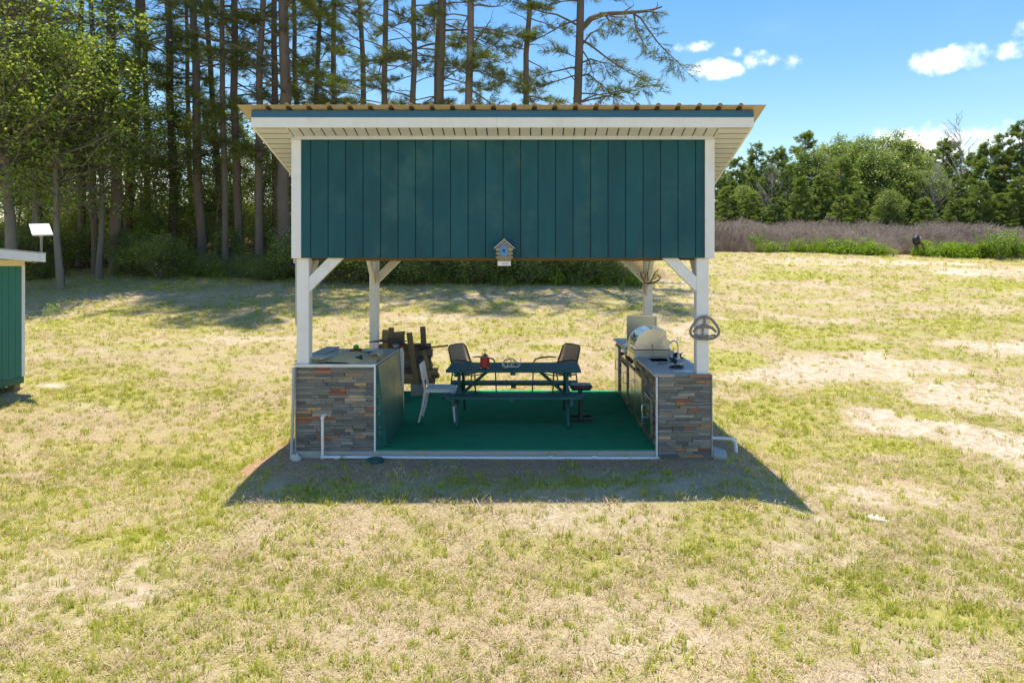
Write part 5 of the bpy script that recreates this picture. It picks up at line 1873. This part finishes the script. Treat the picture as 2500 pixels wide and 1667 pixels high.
PLACE = [(250, 'in the shade behind the shed'), (345, 'at the foot of the stout leaning pine'), (445, 'in the sunny gap between the pine trunks'), (580, 'under the slim saplings'), (720, 'beside the stout pine next to the pavilion'),
         (860, 'behind the front white post'), (985, 'behind the firewood rack'), (1110, 'behind the white chair'), (1260, 'behind the picnic table'), (1400, 'below the end pine'), (2600, 'last at the open field end of the wood')]
for k, (px, D, i, s) in enumerate(sh_list):
    wh = [w for lim, w in PLACE if px < lim][0]
    look = ('bright airy shrub', 'low dark dense shrub', 'tall thin shrub')[i] + (', rather small,' if s < .8 else (' far back' if D > 29 else ''))
    if px < 720:
        s *= .72
    plant('shrub', look + ' ' + wh, 'shrub', SHRUB[i], atx(px, D) - Vector((0, 0, .06)), k * 2.1, (s, s, s * rs.uniform(.85, 1.15)), 'shrubs under the trees, ' + wh, names=('stem', 'foliage'))

# young pines and leafy trees beyond the weed field
YP = [pine_meshes(301, 8.5, .09, .3, .5, 2.3, .85, 13, .22, .030, True), pine_meshes(302, 7.2, .08, .25, .5, 2.2, .9, 13, .22, .030, True), pine_meshes(303, 9.5, .10, .4, .5, 2.4, .8, 13, .22, .030, True)]
FB = [broad_meshes(311, 9.5, .12, .8, 2.7, 330, 60, .19, M_LEAF, M_DBARK, .12), broad_meshes(312, 8.0, .10, .6, 2.3, 260, 60, .18, M_LEAF, M_DBARK, .14)]


def dead_mesh(seed, H):
    rs = np.random.RandomState(seed)
    zz = np.linspace(-.3, H, 10)
    tr = np.column_stack([np.cumsum(rs.normal(0, .06, (10, 2)), 0), zz])
    big = [(tr, .07 * (1 - .9 * np.linspace(0, 1, 10)))]
    small = []
    for k in range(34):
        z = rs.uniform(.25, .97) * H
        b = np.array([np.interp(z, zz, tr[:, 0]), np.interp(z, zz, tr[:, 1]), z])
        a = rs.uniform(0, 6.28)
        ln = (H - z) * .45 + .5
        d = np.array([math.cos(a) * .75, math.sin(a) * .75, 1.0])
        p = np.array([b + d * ln * t + rs.normal(0, .04, 3) for t in np.linspace(0, 1, 5)])
        p[0] = b
        big.append((p, np.linspace(.025, .008, 5)))
        for q in range(4):
            i = rs.randint(1, 4)
            e = p[i] + (d * .6 + rand_dirs(rs, 1)[0] * .7) * rs.uniform(.3, .9)
            small.append((np.array([p[i], (p[i] + e) / 2, e]), np.array([.012, .010, .007])))
    V1, F1 = tubes_np(big, 5)
    V2, F2 = tubes_np(small, 3)
    me = np_mesh('trunk', np.concatenate([V1, V2]), [F1, F2 + len(V1)])
    me.materials.append(M_DEAD)
    return me


DEADM = dead_mesh(5, 8.5)


def top_scale(px, top_py, D, H):
    b = atx(px, D)
    return b, max(.35, (P(px, top_py, D).z - b.z) / H)


HY = [8.5, 7.2, 9.5]
HB = [9.5, 8.0]
# (x, y of the tree's top in the photograph, depth, kind)
far = [(1700, 430, 56, 'p'), (1745, 405, 58, 'p'), (1770, 350, 62, 'p'), (1800, 385, 57, 'p'), (1835, 400, 60, 'b'), (1852, 350, 60, 'p'), (1880, 405, 54, 'p'), (1905, 360, 60, 'p'), (1925, 400, 53, 'p'), (1968, 322, 58, 'p'),
       (1990, 355, 56, 'b'), (2010, 420, 50, 'y'), (2050, 325, 60, 'b'), (2065, 380, 51, 'p'), (2108, 325, 57, 'b'), (2145, 345, 54, 'b'), (2185, 315, 57, 'b'), (2222, 345, 60, 'b'), (2235, 400, 53, 'b'), (2262, 365, 62, 'p'), (2298, 345, 64, 'p'), (2318, 340, 64, 'p'),
       (2290, 420, 55, 'b'), (2335, 430, 51, 'p'), (2375, 375, 54, 'p'), (2400, 350, 51, 'p'), (2450, 325, 50, 'p'), (2492, 300, 50, 'p'), (2540, 320, 50, 'p'), (2600, 300, 51, 'b'), (2650, 310, 52, 'p'),
       (1770, 455, 50, 'y'), (1840, 470, 49, 'y'), (1895, 480, 48.5, 'y'), (1955, 430, 49, 'p'), (2100, 465, 48, 'y'), (2060, 475, 47.5, 'y'), (2170, 450, 49, 'b'), (2340, 490, 47.5, 'y'), (2440, 470, 47, 'y'), (2265, 480, 48, 'y'), (1720, 470, 49, 'y'),
       (1640, 420, 58, 'b'), (1600, 430, 60, 'p'), (2480, 430, 46.5, 'p'), (2530, 420, 46, 'p'), (2400, 440, 47, 'p'), (1815, 440, 54, 'b'), (2025, 365, 58, 'p')]
SPOT = [(1790, 'near the pavilion end of the row'), (1930, 'around the tangled dead tree'), (2035, 'next to the highest pine tip'), (2160, 'in the leafy middle of the row'), (2250, 'behind the black machine'),
        (2315, 'by the low bare tree'), (2380, 'by the tall dead tree'), (2460, 'behind the feathery plants'), (3000, 'past the feathery plants')]
for k, (px, py, D, kd) in enumerate(far):
    wh = [w for lim, w in SPOT if px < lim][0]
    back = 'front' if D < 50.5 else ('middle' if D < 57 else 'back')
    if kd == 'b':
        i = k % 2
        b, s = top_scale(px, py, D, HB[i])
        plant('far_leafy_tree', '%s leafy tree far off, %s rank, %s' % (('dark', 'bright')[i], back, wh), 'tree', FB[i], b - Vector((0, 0, .1)), k * 1.9, (max(s, .55) * .95, max(s, .55) * .95, s), 'leafy trees beyond the weeds')
    else:
        i = k % 3
        b, s = top_scale(px, py, D, HY[i])
        w = s * (1.0 if kd == 'p' else 1.25)
        w = max(w, .6)
        plant('young_pine', '%s pine far off, %s rank, %s' % ('bushy young' if kd == 'p' else 'small squat', back, wh), 'pine tree', YP[i], b - Vector((0, 0, .1)), k * 2.3, (w, w, s), 'young pines beyond the weeds')
for k, (px, py, D, lab) in enumerate(((2345, 290, 55, 'tall bare grey dead tree rising above the pine row'), (1885, 400, 52, 'bare grey dead tree tangled among the young pines'), (2280, 395, 51, 'low bare grey tree before the leafy row'))):
    b, s = top_scale(px, py, D, 8.5)
    plant('dead_tree', lab, 'dead tree', (DEADM,), b - Vector((0, 0, .1)), k * 2.0, s)


# ---------------------------------------------------------------- scattered ground cover (uncountable: geometry nodes)
def scatter(name, pts, rot, scl, idx, tint, sources, kind='stuff', label=None, cat=None):
    me = bpy.data.meshes.new(name)
    n = len(pts)
    me.vertices.add(n)
    me.vertices.foreach_set('co', np.asarray(pts, np.float32).ravel())
    for k, typ, a in (('rot', 'FLOAT_VECTOR', rot), ('scl', 'FLOAT', scl), ('clump', 'FLOAT', tint)):
        at = me.attributes.new(k, typ, 'POINT')
        at.data.foreach_set('vector' if typ == 'FLOAT_VECTOR' else 'value', np.asarray(a, np.float32).ravel())
    at = me.attributes.new('idx', 'INT', 'POINT')
    at.data.foreach_set('value', np.asarray(idx, np.int32))
    o = bpy.data.objects.new(name, me)
    col.objects.link(o)
    c = bpy.data.collections.new(name + '_source')
    for i, sm in enumerate(sources):
        so = bpy.data.objects.new('%s_clump_%02d' % (name, i), sm)
        c.objects.link(so)
    ng = bpy.data.node_groups.new(name + '_scatter', 'GeometryNodeTree')
    ng.interface.new_socket('Geometry', in_out='INPUT', socket_type='NodeSocketGeometry')
    ng.interface.new_socket('Geometry', in_out='OUTPUT', socket_type='NodeSocketGeometry')
    N, L = ng.nodes, ng.links
    gi, go = N.new('NodeGroupInput'), N.new('NodeGroupOutput')
    ip = N.new('GeometryNodeInstanceOnPoints')
    ci = N.new('GeometryNodeCollectionInfo')
    ci.inputs['Collection'].default_value = c
    ci.inputs['Separate Children'].default_value = True
    ci.inputs['Reset Children'].default_value = True
    ip.inputs['Pick Instance'].default_value = True
    for nm, typ, sock in (('rot', 'FLOAT_VECTOR', 'Rotation'), ('scl', 'FLOAT', 'Scale'), ('idx', 'INT', 'Instance Index')):
        na = N.new('GeometryNodeInputNamedAttribute')
        na.data_type = typ
        na.inputs['Name'].default_value = nm
        L.new(na.outputs['Attribute'], ip.inputs[sock])
    L.new(gi.outputs[0], ip.inputs['Points'])
    L.new(ci.outputs[0], ip.inputs['Instance'])
    L.new(ip.outputs[0], go.inputs[0])
    md = o.modifiers.new('scatter', 'NODES')
    md.node_group = ng
    return tag(o, label, cat, None, kind)


def blades(seed, n, rad, h, w, lean, m, flat=False):
    """a clump of bent blades, two quads each"""
    rs = np.random.RandomState(seed)
    p = rs.normal(0, rad * .5, (n, 2))
    a = rs.uniform(0, 2 * math.pi, n)
    d = np.stack([np.cos(a), np.sin(a)], 1)
    hh = h * rs.uniform(.45, 1.15, n)
    ln = lean * rs.uniform(.3, 1.3, n)
    if flat:
        hh = hh * .18
        ln = h * rs.uniform(.6, 1.3, n)
    s = np.stack([-d[:, 1], d[:, 0]], 1) * (w * rs.uniform(.7, 1.3, (n, 1)) * .5)
    z0 = rs.uniform(0, .012, n) if flat else np.full(n, -.005)
    base = np.column_stack([p, z0])
    mid = np.column_stack([p + d * (ln * .35)[:, None], z0 + hh * .62])
    tip = np.column_stack([p + d * ln[:, None], z0 + hh * (1.0 if not flat else rs.uniform(.3, 1, n))])
    s3 = np.column_stack([s, np.zeros(n)])
    V = np.stack([base - s3, base + s3, mid - s3 * .85, mid + s3 * .85, tip - s3 * .2, tip + s3 * .2], 1).reshape(-1, 3)
    k = np.arange(n)[:, None] * 6
    F = np.concatenate([k + np.array([[0, 1, 3, 2]]), k + np.array([[2, 3, 5, 4]])])
    me = np_mesh('clump', V, [F], {'tint': np.repeat(rs.rand(n), 6)})
    me.materials.append(m)
    return me


def rosette(seed, m):
    rs = np.random.RandomState(seed)
    pos = np.column_stack([rs.normal(0, .06, (26, 2)), rs.uniform(.01, .045, 26)])
    V, F, t = leaves_np(rs, pos, .030, up=1.5)
    me = np_mesh('clump', V, [F], {'tint': t})
    me.materials.append(m)
    return me


LAWN = [blades(1, 18, .045, .048, .0058, .026, M_GRASSG), blades(2, 16, .035, .060, .0060, .032, M_GRASSG), blades(3, 20, .08, .036, .0058, .035, M_GRASSG),
        blades(4, 28, .12, .036, .0050, .040, M_GRASSD), blades(5, 26, .12, .046, .0050, .050, M_GRASSD), blades(6, 26, .10, .028, .0050, .035, M_GRASSD),
        blades(7, 30, .16, .050, .0038, .0, M_GRASSD, True), blades(8, 30, .18, .065, .0036, .0, M_GRASSD, True), rosette(9, M_GRASSG)]


def lawn(name, bands, seed, sources, scale0=1.0):
    rs = np.random.RandomState(seed)
    PX, PY = [], []
    for (d0, d1, dens) in bands:
        margin = 1.5
        wl = (VX + 60) / FPX
        wr = (2560 - VX) / FPX
        area = (wl + wr) * (d1 * d1 - d0 * d0) / 2 + 2 * margin * (d1 - d0)
        n = int(area * dens)
        D = np.sqrt(rs.uniform(d0 * d0, d1 * d1, n))
        u = rs.uniform(0, 1, n)
        x = CAMX - wl * D - margin + u * ((wl + wr) * D + 2 * margin)
        PX.append(x)
        PY.append(CAMY + D)
    X, Y = np.concatenate(PX), np.concatenate(PY)
    g, s, l, so = cover(X, Y)
    keep = rs.rand(len(X)) < (1 - .80 * s) * (1 - .97 * l) * (1 - .90 * so) * (.62 + .5 * g)
    inside = (X > -2.47) & (X < 2.45) & (Y > -.06) & (Y < 3.82)
    shed = (X < SX + .02) & (Y < SYF + .03) & (Y > -2)
    weeds = (Y > 27.0) & (X > 2)
    keep &= ~inside & ~shed & ~weeds
    X, Y, g, so = X[keep], Y[keep], g[keep], so[keep]
    n = len(X)
    gp = np.clip(.20 + .62 * g + .15 * so, 0, .9)
    green = rs.rand(n) < gp
    idx = np.where(green, rs.randint(0, 3, n), rs.randint(3, 8, n))
    idx = np.where((rs.rand(n) < .045) & (X > 2.3) & (Y > -1.5), 8, idx)
    sc = rs.uniform(.55, 1.2, n) * scale0 * np.where(rs.rand(n) < .02, 1.7, 1.0)
    D = Y - CAMY
    sc *= np.interp(D, [4, 12, 24, 36], [1, 1.15, 1.6, 2.0])
    tint = np.clip(.5 + 1.6 * (fbm(X * .9, Y * .9, 77, 3) - .5) + rs.normal(0, .16, n), 0, 1)
    rot = np.column_stack([rs.normal(0, .12, n), rs.normal(0, .12, n), rs.uniform(0, 6.28, n)])
    scatter(name, np.column_stack([X, Y, height(X, Y) + .002]), rot, sc, idx, tint, sources, label='patchy mown lawn grass of green and straw blades', cat='grass')
    return n


n1 = lawn('lawn_grass', [(3.3, 6, 350), (6, 9, 260), (9, 13, 150), (13, 20, 70), (20, 27, 34), (27, 36, 20)], 17, LAWN)


# dry purple-brown weeds
def stalks(seed, n, rad, h, m):
    rs = np.random.RandomState(seed)
    VV, FF, TT, off = [], [], [], 0
    for k in range(n):
        p = rs.normal(0, rad, 2)
        hh = h * rs.uniform(.6, 1.1)
        a = rs.uniform(0, 6.28)
        ln = rs.uniform(.02, .28) * hh
        t = np.linspace(0, 1, 4)
        path = np.column_stack([p[0] + math.cos(a) * ln * t ** 1.6, p[1] + math.sin(a) * ln * t ** 1.6, -.03 + hh * t])
        paths = [(path, np.linspace(.009, .004, 4))]
        for q in range(7):
            tt = rs.uniform(.35, 1)
            b = np.array([np.interp(tt, t, path[:, c]) for c in range(3)])
            e = b + np.array([rs.normal(0, .10), rs.normal(0, .10), rs.uniform(.06, .22)])
            paths.append((np.array([b, e]), np.array([.007, .004])))
        V, F = tubes_np(paths, 3)
        VV.append(V)
        FF.append(F + off)
        TT.append(np.full(len(V), rs.rand()))
        off += len(V)
    me = np_mesh('clump', np.concatenate(VV), [np.concatenate(FF)], {'tint': np.concatenate(TT)})
    me.materials.append(m)
    return me


DRY = [stalks(31, 12, .22, 1.25, M_PURPLE), stalks(32, 12, .24, 1.05, M_PURPLE), stalks(33, 14, .22, 1.4, M_PURPLE)]
rs = np.random.RandomState(71)
n = 14000
X = rs.uniform(3.0, 44, n)
Y = rs.uniform(0, 1, n) ** 1.2 * 21.6 + 27.7
X, Y = X, Y + 1.2 * (fbm(X * .4, Y * .1, 5, 3) - .5)
ok = X < .80 * (Y - CAMY) + 3
X, Y = X[ok], Y[ok]
n = len(X)
scatter('dry_weeds', np.column_stack([X, Y, height(X, Y)]), np.column_stack([rs.normal(0, .1, n), rs.normal(0, .1, n), rs.uniform(0, 6.28, n)]), rs.uniform(.6, 1.0, n) * (.45 + 1.15 * fbm(X * .7, Y * .7, 23, 3)) * np.clip((Y - 26.2) / 3.0, .45, 1), rs.randint(0, 3, n),
        np.clip(.5 + 1.8 * (fbm(X * .35, Y * .35, 9, 3) - .5) + rs.normal(0, .15, n), 0, 1), DRY, label='tall dry purple-brown weeds filling the field', cat='weeds')


def weedleaf(seed, nl, rad, h, leaf):
    rs = np.random.RandomState(seed)
    pos = np.column_stack([rs.normal(0, rad, (nl, 2)), rs.uniform(.02, 1, nl) ** .8 * h])
    pos[:, :2] *= (1.15 - .6 * pos[:, 2:3] / h)
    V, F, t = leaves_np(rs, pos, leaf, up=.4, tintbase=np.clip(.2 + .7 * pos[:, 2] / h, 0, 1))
    me = np_mesh('clump', V, [F], {'tint': t})
    me.materials.append(M_WEED)
    return me


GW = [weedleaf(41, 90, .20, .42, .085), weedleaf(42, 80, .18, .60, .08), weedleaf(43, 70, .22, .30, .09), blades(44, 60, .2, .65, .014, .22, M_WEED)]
n = 2600
X = rs.uniform(3.0, 30, n)
e = rs.rand(n)
Y = 27.0 + e ** 1.5 * 2.6 + .7 * (fbm(X * .5, X * 0, 13, 3) - .5)
dn = fbm(X * .35, Y * .5, 14, 3) + .20 * sstep(11, 17, X)
ok = (dn > .59 + .24 * e) & (X < .80 * (Y - CAMY) + 3)
X, Y = X[ok], Y[ok]
n = len(X)
scatter('green_weeds', np.column_stack([X, Y, height(X, Y) - .02]), np.column_stack([np.zeros(n), np.zeros(n), rs.uniform(0, 6.28, n)]), rs.uniform(.3, 1.0, n) * (1 + .35 * sstep(12, 17, X)), rs.randint(0, 4, n), rs.rand(n), GW,
        label='bright green weeds along the far edge of the lawn', cat='weeds')
# shaded tall grass before the shrubs
n = 2200
X = rs.uniform(-17, 4.5, n)
Y = forest_edge(X) + rs.normal(.2, .55, n)
ok = fbm(X * .5, Y * .3, 19, 3) > np.where(X > -6.0, .40, .56)
X, Y = X[ok], Y[ok]
n = len(X)
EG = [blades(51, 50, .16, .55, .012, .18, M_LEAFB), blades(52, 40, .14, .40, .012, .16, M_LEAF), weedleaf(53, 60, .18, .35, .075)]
scatter('edge_grass', np.column_stack([X, Y, height(X, Y) - .01]), np.column_stack([np.zeros(n), np.zeros(n), rs.uniform(0, 6.28, n)]), rs.uniform(.45, 1.2, n), rs.randint(0, 3, n), rs.rand(n), EG,
        label='rough grass along the shady edge of the wood', cat='grass')

# feathery green plants at the far lawn edge
def feather(seed):
    rs = np.random.RandomState(seed)
    paths, pos = [], []
    for k in range(26):
        a, ln = rs.uniform(0, 6.28), rs.uniform(.3, .9)
        h = rs.uniform(.8, 1.7)
        t = np.linspace(0, 1, 6)
        p = np.column_stack([rs.normal(0, .12) + math.cos(a) * ln * t ** 1.5, rs.normal(0, .12) + math.sin(a) * ln * t ** 1.5, h * t])
        paths.append((p, np.linspace(.012, .004, 6)))
        for q in range(46):
            tt = rs.uniform(.2, 1)
            pos.append([np.interp(tt, t, p[:, c]) + rs.normal(0, .05) for c in range(3)])
    V, F = tubes_np(paths, 3)
    st = np_mesh('stem', V, [F])
    st.materials.append(M_DBARK)
    V, F, t = leaves_np(rs, np.array(pos), .10, up=.1)
    lf = np_mesh('foliage', V, [F], {'tint': t})
    lf.materials.append(M_WEED)
    return st, lf


FE = feather(61)
for k, (px, D, s, lab) in enumerate(((2440, 34.2, 1.0, 'tall feathery green plant at the lawn edge before the dry weeds'), (2405, 35, .8, None), (2485, 34.5, .9, None), (2120, 36.6, .55, None), (1845, 36.5, .6, None))):
    plant('feathery_weed', lab or 'smaller feathery green plant at the lawn edge before the dry weeds', 'plant', FE, atx(px, D), k * 1.3, s, None if lab else 'feathery plants at the lawn edge', names=('stem', 'foliage'))
g1 = ground_at(128, 782)
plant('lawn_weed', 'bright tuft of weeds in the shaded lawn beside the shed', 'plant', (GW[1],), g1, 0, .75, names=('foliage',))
# dark seat half hidden in the weeds
b = atx(2237, 35.2)
TS = thing('discarded_machine', 'black rounded machine with rusty brackets half hidden in green weeds', 'machine', b)
part('shell', MB().blob((0, 0, .82), (.21, .16, .27), 3, .10, 16, 10, 1.4), M_BLACK, TS, local=True, smooth=True)
part('side_panel', MB().blob((.17, -.06, .84), (.07, .10, .17), 4, .08, 12, 8, 1.4), M_GREYMET, TS, local=True, smooth=True)
part('bracket', MB().bar((.14, -.1, .66), (.30, -.15, .62), .09, .09).bar((.24, -.12, .60), (.34, -.16, .30), .10, .08), M_RUST, TS, local=True, bevel=.01)
part('post', MB().bar((0, 0, .6), (0, 0, -.05), .12, .12, (0, 1, 0)), M_BLACK, TS, local=True)
